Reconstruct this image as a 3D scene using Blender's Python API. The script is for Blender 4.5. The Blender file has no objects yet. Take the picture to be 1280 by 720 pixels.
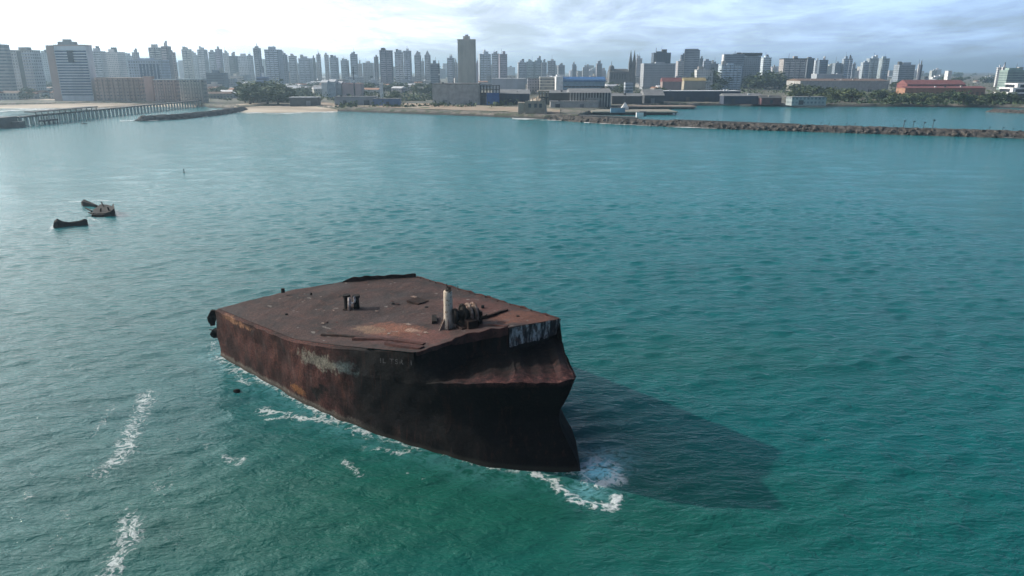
import bpy, math, random
import numpy as np
from mathutils import Vector, noise as mnoise

random.seed(7); np.random.seed(7)
SC = bpy.context.scene
C = SC.collection
R = math.radians

# ------------------------------------------------------------------ camera, sky, sun, exposure
F = 900.0                                   # focal length in photo pixels (1280 wide)
PITCH = math.atan2(271, 900); CAMH = 30.0
CP, SP = math.cos(PITCH), math.sin(PITCH)
cam = bpy.data.cameras.new("camera"); camo = bpy.data.objects.new("camera", cam); C.objects.link(camo)
cam.sensor_width = 36; cam.lens = 36 * F / 1280; cam.clip_end = 60000; cam.clip_start = 0.5
camo.location = (0, 0, CAMH); camo.rotation_euler = (R(90) - PITCH, 0, 0)
SC.camera = camo

SUN_EL = R(25.5)
LDIR = Vector((0.937 * math.cos(SUN_EL), -0.349 * math.cos(SUN_EL), -math.sin(SUN_EL))).normalized()
TOSUN = -LDIR
SUN_ROT = math.atan2(TOSUN.x, TOSUN.y)      # clockwise from +Y
sun = bpy.data.lights.new("sun", "SUN"); suno = bpy.data.objects.new("sun", sun); C.objects.link(suno)
sun.energy = 5.0; sun.angle = R(0.8); sun.color = (1.0, 0.92, 0.80)
suno.rotation_euler = LDIR.to_track_quat('-Z', 'Y').to_euler()

SC.view_settings.view_transform = 'Standard'; SC.view_settings.look = 'None'
SC.view_settings.gamma = 1; SC.view_settings.use_curve_mapping = False
SC.view_settings.exposure = 0.06
SC.render.engine = 'CYCLES'
cy = SC.cycles
cy.use_denoising = True
cy.max_bounces = 5; cy.diffuse_bounces = 2; cy.glossy_bounces = 2; cy.transmission_bounces = 2
cy.volume_bounces = 0; cy.transparent_max_bounces = 6; cy.caustics_reflective = False; cy.caustics_refractive = False
cy.sample_clamp_indirect = 4


class NT:
    """small helper to write node trees"""
    def __init__(s, tree): s.t = tree
    def n(s, typ, **kw):
        nd = s.t.nodes.new(typ)
        for k, v in kw.items(): setattr(nd, k, v)
        return nd
    def put(s, sock, v):
        if isinstance(v, bpy.types.NodeSocket): s.t.links.new(v, sock)
        elif isinstance(v, (tuple, list)) and sock.type == 'RGBA' and len(v) == 3: sock.default_value = (*v, 1)
        else: sock.default_value = v
    def math(s, op, a, b=0.0, c=None, clamp=False):
        nd = s.n('ShaderNodeMath', operation=op, use_clamp=clamp)
        s.put(nd.inputs[0], a); s.put(nd.inputs[1], b)
        if c is not None: s.put(nd.inputs[2], c)
        return nd.outputs[0]
    def vmath(s, op, a, b=(0, 0, 0)):
        nd = s.n('ShaderNodeVectorMath', operation=op)
        s.put(nd.inputs[0], a)
        if op == 'SCALE': s.put(nd.inputs[3], b)
        else: s.put(nd.inputs[1], b)
        return nd.outputs['Value'] if op in ('DOT_PRODUCT', 'LENGTH', 'DISTANCE') else nd.outputs[0]
    def mix(s, f, a, b):
        nd = s.n('ShaderNodeMix', data_type='RGBA'); s.put(nd.inputs[0], f)
        s.put(nd.inputs[6], a); s.put(nd.inputs[7], b); return nd.outputs[2]
    def noise(s, vec, scale, detail=4.0, rough=0.55, dist=0.0):
        nd = s.n('ShaderNodeTexNoise'); s.put(nd.inputs['Vector'], vec)
        s.put(nd.inputs['Scale'], scale); s.put(nd.inputs['Detail'], detail)
        s.put(nd.inputs['Roughness'], rough); s.put(nd.inputs['Distortion'], dist); return nd.outputs['Fac']
    def voro(s, vec, scale, feature='F1', out='Distance'):
        nd = s.n('ShaderNodeTexVoronoi', feature=feature); s.put(nd.inputs['Vector'], vec); s.put(nd.inputs['Scale'], scale)
        return nd.outputs[out]
    def step(s, x, a, b):
        nd = s.n('ShaderNodeMapRange', interpolation_type='SMOOTHSTEP'); s.put(nd.inputs[0], x)
        s.put(nd.inputs[1], a); s.put(nd.inputs[2], b); return nd.outputs[0]
    def mapping(s, vec, scale=(1, 1, 1), rot=(0, 0, 0), loc=(0, 0, 0)):
        nd = s.n('ShaderNodeMapping'); s.put(nd.inputs[0], vec); nd.inputs[1].default_value = loc
        nd.inputs[2].default_value = rot; nd.inputs[3].default_value = scale; return nd.outputs[0]
    def sep(s, vec):
        nd = s.n('ShaderNodeSeparateXYZ'); s.put(nd.inputs[0], vec); return nd.outputs
    def comb(s, x, y, z):
        nd = s.n('ShaderNodeCombineXYZ'); s.put(nd.inputs[0], x); s.put(nd.inputs[1], y); s.put(nd.inputs[2], z); return nd.outputs[0]
    def obj(s): return s.n('ShaderNodeTexCoord').outputs['Object']


def mat(name):
    m = bpy.data.materials.new(name); m.use_nodes = True
    t = NT(m.node_tree); b = m.node_tree.nodes['Principled BSDF']
    return m, t, b


W = bpy.data.worlds.new("World"); SC.world = W; W.use_nodes = True
w = NT(W.node_tree); bg = W.node_tree.nodes['Background']
sky = w.n('ShaderNodeTexSky', sky_type='NISHITA'); sky.sun_disc = False
sky.sun_elevation = SUN_EL; sky.sun_rotation = SUN_ROT
sky.air_density = 1.0; sky.dust_density = 0.5; sky.ozone_density = 4.0
SKY_STR = 0.08
gd = w.vmath('NORMALIZE', w.n('ShaderNodeTexCoord').outputs['Generated'])
gx, gy, gz = w.sep(gd)
zz = w.math('MAXIMUM', w.math('ADD', gz, 0.10), 0.03)
cu = w.comb(w.math('DIVIDE', gx, zz), w.math('DIVIDE', gy, zz), 0.0)
cn = w.noise(w.mapping(cu, (1.5, .8, 1)), 1.0, 8.0, 0.6, 0.6)
cn2 = w.noise(w.vmath('ADD', cu, (7.3, 2.1, 0)), 0.33, 4.0, 0.5)
cover = w.step(w.math('ADD', w.math('MULTIPLY', cn, 0.6), w.math('MULTIPLY', cn2, 0.5)), 0.44, 0.60)
sdot = w.vmath('DOT_PRODUCT', gd, tuple(TOSUN))
glow = w.math('POWER', w.math('MAXIMUM', w.math('MULTIPLY', w.math('ADD', sdot, 1.0), 0.5), 0.0), 3.5)
cb = w.math('ADD', w.math('MULTIPLY', glow, 24.0), 10.4)          # thin cloud is far brighter towards the sun
cshade = w.math('ADD', 0.84, w.math('MULTIPLY', w.step(w.noise(w.mapping(cu, (1.3, .9, 1)), 1.0, 8.0, 0.62, .5), .36, .68), 0.46))
cb = w.math('MULTIPLY', cb, cshade)
ccol = w.vmath('SCALE', w.mix(w.math('MULTIPLY', glow, 2.4, clamp=True), (0.55, 0.84, 1.32), (1.0, 1.0, 1.0)), cb)
# the cloud bank lies low along the horizon and towards the sun; overhead the sky is clear
bank = w.math('MAXIMUM', w.math('SUBTRACT', 1.0, w.step(gz, .09, .24)), w.math('MULTIPLY', w.step(glow, .33, .75), 1.0), clamp=True)
skyc = w.mix(w.math('MULTIPLY', w.math('ADD', w.math('MULTIPLY', cover, 0.42), 0.55), bank), sky.outputs[0], ccol)
w.put(bg.inputs[0], skyc); bg.inputs[1].default_value = SKY_STR


# ------------------------------------------------------------------ mesh helpers
def ray(px, py):
    u = (px - 640) / F; v = (360 - py) / F
    return np.array([u, CP + SP * v, -SP + CP * v])
def at(px, py, z=0.0):
    """photo pixel seen at height z -> world point"""
    r = ray(px, py); t = (z - CAMH) / r[2]; return np.array([r[0] * t, r[1] * t, z])
def zat(py, Y):
    v = (360 - py) / F; return CAMH + Y * (-SP + CP * v) / (CP + SP * v)
def xat(px, Y, Z): return (px - 640) / F * (Y * CP - (Z - CAMH) * SP)


class MB:
    def __init__(s): s.v = []; s.f = []
    def add(s, vs, fs):
        k = len(s.v); s.v += [tuple(q) for q in vs]; s.f += [tuple(i + k for i in q) for q in fs]; return s
    def box(s, x0, x1, y0, y1, z0, z1):
        return s.add([(x0, y0, z0), (x1, y0, z0), (x1, y1, z0), (x0, y1, z0), (x0, y0, z1), (x1, y0, z1), (x1, y1, z1), (x0, y1, z1)],
                     [(3, 2, 1, 0), (4, 5, 6, 7), (0, 1, 5, 4), (1, 2, 6, 5), (2, 3, 7, 6), (3, 0, 4, 7)])
    def taper(s, x0, x1, y0, y1, z0, z1, k):
        cx, cy_ = (x0 + x1) / 2, (y0 + y1) / 2; hx, hy = (x1 - x0) / 2, (y1 - y0) / 2
        return s.add([(x0, y0, z0), (x1, y0, z0), (x1, y1, z0), (x0, y1, z0)] + [(cx + a * hx * k, cy_ + b * hy * k, z1) for a, b in ((-1, -1), (1, -1), (1, 1), (-1, 1))],
                     [(3, 2, 1, 0), (4, 5, 6, 7), (0, 1, 5, 4), (1, 2, 6, 5), (2, 3, 7, 6), (3, 0, 4, 7)])
    def gable(s, x0, x1, y0, y1, z0, z1):
        """ridge roof, ridge along x"""
        ym = (y0 + y1) / 2
        return s.add([(x0, y0, z0), (x1, y0, z0), (x1, y1, z0), (x0, y1, z0), (x0, ym, z1), (x1, ym, z1)],
                     [(3, 2, 1, 0), (0, 1, 5, 4), (2, 3, 4, 5), (1, 2, 5), (3, 0, 4)])
    def tube(s, a, b, r0, r1=None, n=10, caps=True):
        r1 = r0 if r1 is None else r1
        a = Vector(a); b = Vector(b); ax = (b - a).normalized()
        e = ax.orthogonal().normalized(); g = ax.cross(e)
        vs = []
        for c, r in ((a, r0), (b, r1)):
            for i in range(n):
                t = 2 * math.pi * i / n; vs.append(c + e * (r * math.cos(t)) + g * (r * math.sin(t)))
        fs = [(i, (i + 1) % n, n + (i + 1) % n, n + i) for i in range(n)]
        if caps: fs += [tuple(range(n - 1, -1, -1)), tuple(range(n, 2 * n))]
        return s.add(vs, fs)
    def torus(s, c, ax, Rr, r, n=20, m=8, a0=0.0, a1=2 * math.pi):
        c = Vector(c); ax = Vector(ax).normalized(); e = ax.orthogonal().normalized(); g = ax.cross(e)
        full = abs(a1 - a0 - 2 * math.pi) < 1e-4; cnt = n if full else n + 1
        vs = []
        for i in range(cnt):
            t = a0 + (a1 - a0) * i / n; dr = e * math.cos(t) + g * math.sin(t)
            for j in range(m):
                q = 2 * math.pi * j / m; vs.append(c + dr * (Rr + r * math.cos(q)) + ax * (r * math.sin(q)))
        fs = []
        for i in range(n):
            i2 = (i + 1) % cnt
            for j in range(m): fs.append((i * m + j, i * m + (j + 1) % m, i2 * m + (j + 1) % m, i2 * m + j))
        return s.add(vs, fs)
    def mesh(s, name, m, smooth=False):
        me = bpy.data.meshes.new(name); me.from_pydata(s.v, [], s.f); me.materials.append(m)
        if smooth: me.polygons.foreach_set('use_smooth', [True] * len(me.polygons))
        me.update(); return me
    def obj(s, name, m, parent=None, loc=None, smooth=False, color=None):
        return link(name, s.mesh(name, m, smooth), parent, loc, color)


def link(name, me, parent=None, loc=None, color=None):
    o = bpy.data.objects.new(name, me); C.objects.link(o)
    if parent is not None: o.parent = parent
    if loc is not None: o.location = loc
    if color is not None: o.color = (*color, 1)
    elif parent is not None: o.color = parent.color
    return o
def empty(name, loc=(0, 0, 0), rz=0.0, color=None):
    o = bpy.data.objects.new(name, None); C.objects.link(o); o.location = loc; o.rotation_euler = (0, 0, rz)
    if color is not None: o.color = (*color, 1)
    return o
def tag(o, label, cat, group=None):
    o['label'] = label; o['category'] = cat
    if group: o['group'] = group
    return o
def structure(o): o['kind'] = 'structure'; return o
def grid_faces(nr, nc, wrap=False):
    fs = []
    for i in range(nr - 1):
        for j in range(nc if wrap else nc - 1):
            j2 = (j + 1) % nc; fs.append((i * nc + j, i * nc + j2, (i + 1) * nc + j2, (i + 1) * nc + j))
    return fs
def fbm(x, y, z=0.0, o=4): return mnoise.fractal(Vector((x, y, z)), 1.0, 2.0, o)


# ------------------------------------------------------------------ the ship's own frame (s forward, l to the far side)
SO = np.array([1.9, 54.7]); SD = np.array([.736, -.676]); SD = SD / np.linalg.norm(SD); SPp = np.array([-SD[1], SD[0]])
SHIP_YAW = math.atan2(SD[1], SD[0])
def wor(s, l): q = SO + s * SD + l * SPp; return q
S_END_F = [-.25, 0, .12, .25, .32, .42, .55, .69]
S_END_S = [6.3, 5.9, 5.0, 3.7, 3.35, 3.45, 4.3, 4.9]
NEAR = [(-37.7, -9.1, 5.4), (-22, -9.35, 6.0), (-15.8, -8.75, 6.85), (-6.3, -7.4, 8.45), (-4.9, -3.0, 9.1), (-2.3, -.6, 9.75), (-1.75, 5.3, 9.1)]
FAR = [(-25.8, 9.3, 7.5), (-13, 7.3, 8.35), (-1.75, 5.3, 9.1)]
def zd_near(s): return float(np.interp(s, [-37.7, -22, -15.8, -6.3, 0, 6], [5.4, 6.0, 6.85, 8.45, 10.4, 10.9]))
def zd_far(s): return float(np.interp(s, [-37.7, -25.8, -1.8, 6], [6.2, 7.5, 9.1, 10.9]))
HX = np.linspace(0, 1, 41)
_q = np.interp(HX, [0, .2, .389, .516, .62, .739, .833, .92, 1], [1, .955, .875, .79, .71, .585, .44, .225, 0])
HB = np.convolve(np.r_[_q[0], _q[0], _q, -_q[-2], -_q[-3]], np.ones(5) / 5, 'valid'); HB[-1] = 0
def s_end(f): return float(np.interp(f, S_END_F, S_END_S))
def half(s, f):
    e = s_end(f); x = min(1.0, max(0.0, (s + 20) / (e + 20)))
    b = 9.3 * float(np.interp(x, HX, HB))
    if s < -20: b = float(np.interp(s, [-37.7, -20], [9.1, 9.3]))
    return b
AFTQ = [0, .15, .35, .55, .70, .85, 1]; AFTB = [0, 1.0, 2.2, 2.8, 2.7, 1.6, 0]     # the broken after end bulges aft
def bulge(q): return float(np.interp(q, AFTQ, AFTB))
def lshift(s): q = min(1, max(0, (s + 12) / 18)); return -1.3 * q * q


# ------------------------------------------------------------------ water
def seg_dist(X, Y, pts):
    D = np.full(X.shape, 1e9)
    for (ax, ay), (bx, by) in zip(pts[:-1], pts[1:]):
        dx, dy = bx - ax, by - ay; L = dx * dx + dy * dy + 1e-9
        t = np.clip(((X - ax) * dx + (Y - ay) * dy) / L, 0, 1)
        D = np.minimum(D, np.hypot(X - ax - t * dx, Y - ay - t * dy))
    return D

WLN = [tuple(wor(s, -half(s, 0) + lshift(s))) for s in np.linspace(-37.7, 5.9, 24)]
WLF = [tuple(wor(s, half(s, 0) + lshift(s))) for s in np.linspace(-25.8, 5.9, 16)]

def grow(start, step, ratio, end):
    out = []; x = start; d = step
    while abs(x) < end:
        d *= ratio; x += d; out.append(x)
    return out

def build_water():
    xs = np.arange(-100, 85, 0.45)
    xs = np.array(list(reversed(grow(xs[0], -0.45, 1.05, 14500))) + list(xs) + grow(xs[-1], 0.45, 1.05, 14500))
    ys = np.arange(28, 165, 0.45)
    lo = list(reversed(grow(ys[0], -0.45, 1.25, 600))); hi = grow(ys[-1], 0.45, 1.012, 14500)
    ys = np.array(lo + list(ys) + hi)
    X, Y = np.meshgrid(xs, ys)
    stx = np.gradient(xs)[None, :] + 0 * Y; sty = np.gradient(ys)[:, None] + 0 * X
    st = np.maximum(stx, sty)
    rng = np.random.RandomState(3)
    Z = np.zeros_like(X); DX = np.zeros_like(X); DY = np.zeros_like(X)
    for i in range(95):
        lam = 1.4 * (11.0 / 1.4) ** rng.rand() if i < 75 else rng.uniform(8, 16)
        ang = R(-78) + rng.normal(0, .55)
        k = 2 * math.pi / lam; kx, ky = k * math.cos(ang), k * math.sin(ang)
        amp = 0.0052 * lam ** .55 * (1 if lam < 4 else .38); ph = rng.rand() * 6.28
        fade = np.clip((lam / st - 2.6) / 2.0, 0, 1)
        th = kx * X + ky * Y + ph
        Z += fade * amp * np.cos(th); DX -= fade * amp * math.cos(ang) * np.sin(th); DY -= fade * amp * math.sin(ang) * np.sin(th)
    # foam where the swell breaks along the side, round the stem, and in wind streaks
    foam = np.zeros_like(X); aer = np.zeros_like(X)
    near = (np.abs(X) < 130) & (Y > 25) & (Y < 420)
    Xn, Yn = X[near], Y[near]
    f = np.zeros_like(Xn); a = np.zeros_like(Xn)
    D = seg_dist(Xn, Yn, WLN)
    dloc_s = (Xn - SO[0]) * SD[0] + (Yn - SO[1]) * SD[1]
    along = np.interp(dloc_s, [-40, -36, -22, -14, -9, -4, 2, 7], [.74, .86, .74, .8, .6, .52, .6, .6])
    f = np.maximum(f, along * np.exp(-(D / 1.1) ** 2)); f = np.maximum(f, np.minimum(1, along + .25) * np.exp(-(D / .38) ** 2))
    f = np.maximum(f, 0.5 * np.exp(-(seg_dist(Xn, Yn, WLF) / 0.9) ** 2))
    def streak(pts, wd, amt):
        q = [tuple(at(x, y)[:2]) for x, y in pts]
        return amt * np.exp(-(seg_dist(Xn, Yn, q) / wd) ** 2)
    for pts, wd, amt in [
        ([(330, 512), (365, 520), (420, 528), (455, 540)], 1.3, .82), ([(335, 525), (390, 520)], .9, .7), ([(455, 560), (500, 566), (530, 560)], .8, .72), ([(458, 548), (490, 552), (520, 550)], .8, .66), ([(430, 574), (438, 584), (450, 596)], .7, .74), ([(505, 590), (530, 598)], .5, .62), ([(240, 520), (262, 545), (255, 565)], .9, .6), ([(330, 600), (300, 640), (290, 690)], 1.0, .5), ([(60, 470), (90, 460), (130, 462)], 1.2, .56), ([(20, 560), (45, 590), (30, 640)], 1.0, .56), ([(190, 600), (215, 640), (205, 690)], .8, .56),
        ([(270, 425), (262, 440), (285, 460), (310, 480)], 1.2, .7),
        ([(186, 492), (172, 520), (163, 548), (150, 570), (132, 590)], 1.9, .75), ([(140, 505), (128, 530), (112, 550)], .8, .66),
        ([(160, 640), (165, 665), (152, 690), (138, 722)], 1.7, .76), ([(225, 500), (218, 560), (210, 620)], .8, .52),
        ([(280, 572), (296, 580), (305, 572)], .7, .76), ([(248, 590), (235, 650), (205, 712)], .7, .52), ([(95, 600), (80, 650), (50, 715)], .9, .55),
        ([(60, 520), (40, 560)], .9, .5), ([(430, 580), (445, 590)], .5, .8), ([(20, 420), (60, 395), (110, 380)], 1.5, .45), ([(240, 430), (200, 455), (150, 470)], 1.4, .5),
        ([(668, 592), (690, 600), (705, 618), (735, 632), (768, 636), (771, 622)], .75, 1.08), ([(640, 590), (668, 592)], .5, .6),
        ([(725, 590), (745, 575), (768, 582), (772, 600), (748, 606), (730, 598)], 1.3, .84), ([(760, 560), (790, 575), (800, 600)], 1.6, .5),
        ([(700, 560), (720, 545), (780, 550)], 1.2, .45), ([(1030, 548), (1040, 551)], .35, .8), ([(320, 512), (312, 520)], .5, .6),
        ([(85, 252), (105, 252)], 1.2, .9), ([(118, 250), (150, 252)], 1.0, .95), ([(62, 290), (68, 280)], .8, .9), ([(112, 272), (120, 276)], 1.0, .9),
    ]: f = np.maximum(f, streak(pts, wd, amt))
    left = np.clip((-Xn - 2) / 40, 0, 1) * np.clip((Yn - 25) / 20, 0, 1) * np.clip((190 - Yn) / 60, 0, 1)
    f = np.maximum(f, 0.30 * left)
    f = np.maximum(f, 0.17)
    for (px, py), wd, amt in [((750, 588), 1.35, 1.7), ((757, 574), 2.0, .45), ((735, 612), 1.8, .4)]:
        c = at(px, py); a = np.maximum(a, amt * np.exp(-(((Xn - c[0]) ** 2 + (Yn - c[1]) ** 2) / wd ** 2)))
    a = np.maximum(a, .22 * np.exp(-(D / 2.5) ** 2) * along)
    foam[near] = f; aer[near] = a
    silt = np.zeros_like(X)
    c1 = at(500, 640); c2 = at(880, 450)
    silt = np.exp(-(((X - c1[0]) / 26) ** 2 + ((Y - c1[1]) / 13) ** 2)) + .4 * np.exp(-(((X - c2[0]) / 22) ** 2 + ((Y - c2[1]) / 9) ** 2))
    c3 = at(1050, 640); silt = np.clip(silt + .3 * np.exp(-(((X - c3[0]) / 16) ** 2 + ((Y - c3[1]) / 8) ** 2)), 0, 1)
    co = np.stack([X + DX, Y + DY, Z], -1).reshape(-1, 3)
    nr, nc = X.shape
    ii = np.arange(nr * nc).reshape(nr, nc)
    fa = np.stack([ii[:-1, :-1], ii[:-1, 1:], ii[1:, 1:], ii[1:, :-1]], -1).reshape(-1, 4)
    me = bpy.data.meshes.new('sea')
    me.vertices.add(len(co)); me.vertices.foreach_set('co', co.ravel())
    me.loops.add(fa.size); me.loops.foreach_set('vertex_index', fa.ravel())
    me.polygons.add(len(fa)); me.polygons.foreach_set('loop_start', np.arange(0, fa.size, 4)); me.polygons.foreach_set('loop_total', np.full(len(fa), 4))
    me.polygons.foreach_set('use_smooth', np.ones(len(fa), bool))
    for nm, arr in (('foam', foam), ('aer', aer), ('silt', silt)):
        at_ = me.attributes.new(nm, 'FLOAT', 'POINT'); at_.data.foreach_set('value', arr.ravel().astype(np.float32))
    me.update()
    m, t, b = mat('sea_water')
    P = t.obj()
    def attr(nm): return t.n('ShaderNodeAttribute', attribute_name=nm).outputs['Fac']
    big = t.noise(t.mapping(P, (.018, .035, 1)), 1.0, 4.0, .6)
    fine = t.noise(t.mapping(P, (.10, .22, 1), rot=(0, 0, R(12))), 1.0, 4.0, .6)
    sl = t.math('ADD', attr('silt'), t.math('MULTIPLY', t.math('SUBTRACT', big, .5), .9), clamp=True)
    off = t.step(t.math('ADD', t.sep(P)[1], t.math('MULTIPLY', t.math('SUBTRACT', big, .5), 90)), 40, 260)
    base = t.mix(sl, t.mix(off, (.004, .096, .098), (.018, .210, .235)), (.010, .090, .068))
    base = t.mix(t.math('MULTIPLY', t.step(fine, .35, .75), .40), base, t.vmath('SCALE', base, .62))
    base = t.mix(t.math('MULTIPLY', attr('aer'), t.step(t.noise(P, .9, 6, .65, 1.4), .36, .60)), base, (.26, .64, .72))
    # lacy foam
    wv = t.n('ShaderNodeTexNoise'); t.put(wv.inputs['Vector'], P); wv.inputs['Scale'].default_value = .55; wv.inputs['Detail'].default_value = 3
    Pw = t.vmath('ADD', P, t.vmath('SCALE', t.vmath('SUBTRACT', wv.outputs['Color'], (.5, .5, .5)), 2.2))
    r1 = t.math('SUBTRACT', 1.0, t.math('MULTIPLY', t.math('ABSOLUTE', t.math('SUBTRACT', t.noise(Pw, .9, 5, .6), .5)), 5.0), clamp=True)
    r2 = t.noise(Pw, 2.6, 5, .7)
    r3 = t.noise(t.mapping(P, (.28, .55, 1)), 1.0, 3, .55)
    pat = t.math('ADD', t.math('MULTIPLY', r1, .42), t.math('ADD', t.math('MULTIPLY', r2, .46), t.math('MULTIPLY', r3, .42)))
    thr = t.math('SUBTRACT', 1.17, t.math('MULTIPLY', attr('foam'), .62))
    fm = t.step(t.math('SUBTRACT', pat, thr), -.03, .24)
    fm = t.math('MULTIPLY', fm, .75)
    base = t.mix(fm, base, (.72, .76, .76))
    t.put(b.inputs['Base Color'], base)
    t.put(b.inputs['Roughness'], t.math('ADD', .10, t.math('MULTIPLY', fm, .6)))
    b.inputs['IOR'].default_value = 1.333; b.inputs['Specular IOR Level'].default_value = .32
    # ripples: three sizes of chop, real relief
    h1 = t.noise(t.mapping(P, (.24, .60, .3), rot=(0, 0, R(10))), 1.0, 2.0, .5, .6)
    h2 = t.noise(t.mapping(P, (.55, 1.25, .6), rot=(0, 0, R(-14))), 1.0, 3.0, .55, .8)
    h3 = t.noise(t.mapping(P, (1.8, 3.6, 1.5), rot=(0, 0, R(6))), 1.0, 3.0, .6, .4)
    hh = t.math('ADD', t.math('MULTIPLY', h1, .34), t.math('ADD', t.math('MULTIPLY', h2, .36), t.math('MULTIPLY', h3, .17)))
    h0 = t.noise(t.mapping(P, (.075, .24, .1), rot=(0, 0, R(-7))), 1.0, 3.0, .6, .5)
    hh = t.math('ADD', hh, t.math('ADD', t.math('MULTIPLY', h0, .36), t.math('MULTIPLY', fm, .08)))
    bp = t.n('ShaderNodeBump'); t.put(bp.inputs['Height'], hh); bp.inputs['Strength'].default_value = 1.0; bp.inputs['Distance'].default_value = .50
    t.put(b.inputs['Normal'], bp.outputs[0])
    me.materials.append(m)
    structure(link('sea', me))
build_water()


# ------------------------------------------------------------------ land, beaches, haze
LZ = 2.6                                     # height of the waterfront ground
COAST = [(-700, 141), (-200, 137), (0, 133), (110, 131.5), (240, 131.5), (262, 134.5), (300, 137.2), (345, 135.5), (395, 137), (420, 139), (520, 142.6), (600, 145.5), (680, 149),
         (722, 149), (738, 143), (762, 137.5), (800, 134.5), (832, 133), (925, 131.5), (980, 133.5), (1060, 133.5), (1150, 133.5), (1240, 134.5), (1300, 136), (1500, 139), (2000, 144)]
def build_land():
    pts = [at(x, y)[:2] for x, y in COAST]
    fine = []
    for (a, b) in zip(pts[:-1], pts[1:]):
        n = max(1, int(np.linalg.norm(b - a) / 4))
        for i in range(n): fine.append(a + (b - a) * i / n)
    fine.append(pts[-1]); fine = np.array(fine)
    fine += np.array([[0, 1.6 * fbm(x * .06, y * .06, 3)] for x, y in fine])
    dist = np.linalg.norm(fine, axis=1); un = fine / dist[:, None]
    vs = []; rows = [(-1.5, -1.2), (2.2, .9), (4.5, 2.2), (8, LZ), (60, LZ), (200, LZ + .4), (600, LZ + 2), (1500, LZ + 4), (4000, LZ + 6), (13000, LZ + 6)]
    for dd, z in rows:
        for k, (q, e) in enumerate(zip(fine, un)):
            j = .5 * fbm(q[0] * .3, q[1] * .3, dd) if 0 < dd < 9 else 0
            p = q + e * dd; vs.append((p[0], p[1] if dd < 10000 else 13500, z + j * .8))
    mb = MB(); mb.add(vs, grid_faces(len(rows), len(fine)))
    m, t, b = mat('town_ground')
    P = t.obj(); n1 = t.noise(P, .02, 5, .6); n2 = t.noise(P, .15, 5, .65)
    c = t.mix(t.step(n1, .4, .6), (.20, .17, .14), (.09, .085, .075))
    c = t.mix(t.math('MULTIPLY', t.step(n2, .44, .56), .9), c, (.045, .062, .028))
    c = t.mix(t.math('MULTIPLY', t.step(t.noise(P, .35, 3, .6), .58, .7), .7), c, (.32, .28, .23))
    z = t.sep(P)[2]
    c = t.mix(t.step(z, .6, 1.6), (.035, .033, .03), c)
    t.put(b.inputs['Base Color'], c); b.inputs['Roughness'].default_value = .95
    structure(mb.obj('terrain', m))
build_land()

def sand_mat():
    m, t, b = mat('sand'); P = t.obj()
    c = t.mix(t.step(t.noise(t.mapping(P, (.012, .05, 1)), 1.0, 4, .6), .40, .62), (.52, .44, .34), (.30, .24, .18))
    t.put(b.inputs['Base Color'], c); b.inputs['Roughness'].default_value = .95; return m
SAND = sand_mat()
def strip(name, lo, hi, m, zlo, zhi, n=60, jit=.0, mid=6):
    """a strip of ground between two pixel lines on the ground"""
    lo = np.array([at(x, y, 0)[:2] for x, y in lo]); hi = np.array([at(x, y, 0)[:2] for x, y in hi])
    def res(a):
        k = np.linspace(0, len(a) - 1, n); i = np.minimum(k.astype(int), len(a) - 2); fr = (k - i)[:, None]; return a[i] * (1 - fr) + a[i + 1] * fr
    lo, hi = res(lo), res(hi); vs = []
    for r in range(mid):
        q = r / (mid - 1)
        for i in range(n):
            p = lo[i] * (1 - q) + hi[i] * q
            vs.append((p[0], p[1] + (jit * fbm(i * .35, q * 2, 1.7) if r in (0, mid - 1) else 0), zlo + (zhi - zlo) * q ** .7))
    mb = MB(); mb.add(vs, grid_faces(mid, n)); return mb.obj(name, m, smooth=True)
structure(strip('beach', [(-300, 141.5), (0, 136), (60, 136), (120, 135.4), (190, 134.2), (245, 134)], [(-300, 133), (0, 127.6), (60, 127.6), (120, 127.4), (190, 127.8), (250, 129.5)], SAND, -.25, LZ + .35, jit=2.0))
structure(strip('beach', [(288, 140.6), (330, 141.4), (372, 141), (422, 139.6)], [(296, 134.6), (330, 132.6), (372, 133.6), (422, 137.0)], SAND, -.25, LZ + .3, jit=1.5))
EARTH = mat('bare_earth'); 
def earth():
    m, t, b = EARTH; P = t.obj()
    c = t.mix(t.step(t.noise(t.mapping(P, (.03, .12, 1)), 1.0, 5, .65), .38, .62), (.30, .19, .13), (.34, .30, .22))
    c = t.mix(t.step(t.noise(P, .08, 5, .6), .55, .68), c, (.08, .10, .045))
    t.put(b.inputs['Base Color'], c); b.inputs['Roughness'].default_value = .95; return m
EARTH = earth()
structure(strip('embankment_path', [(396, 136.2), (460, 138.0), (540, 141.2), (620, 144), (700, 147.4)], [(396, 132.6), (460, 133.2), (540, 134), (620, 137.5), (700, 141.5)], EARTH, LZ + .25, LZ + .5, jit=1.0))

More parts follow.
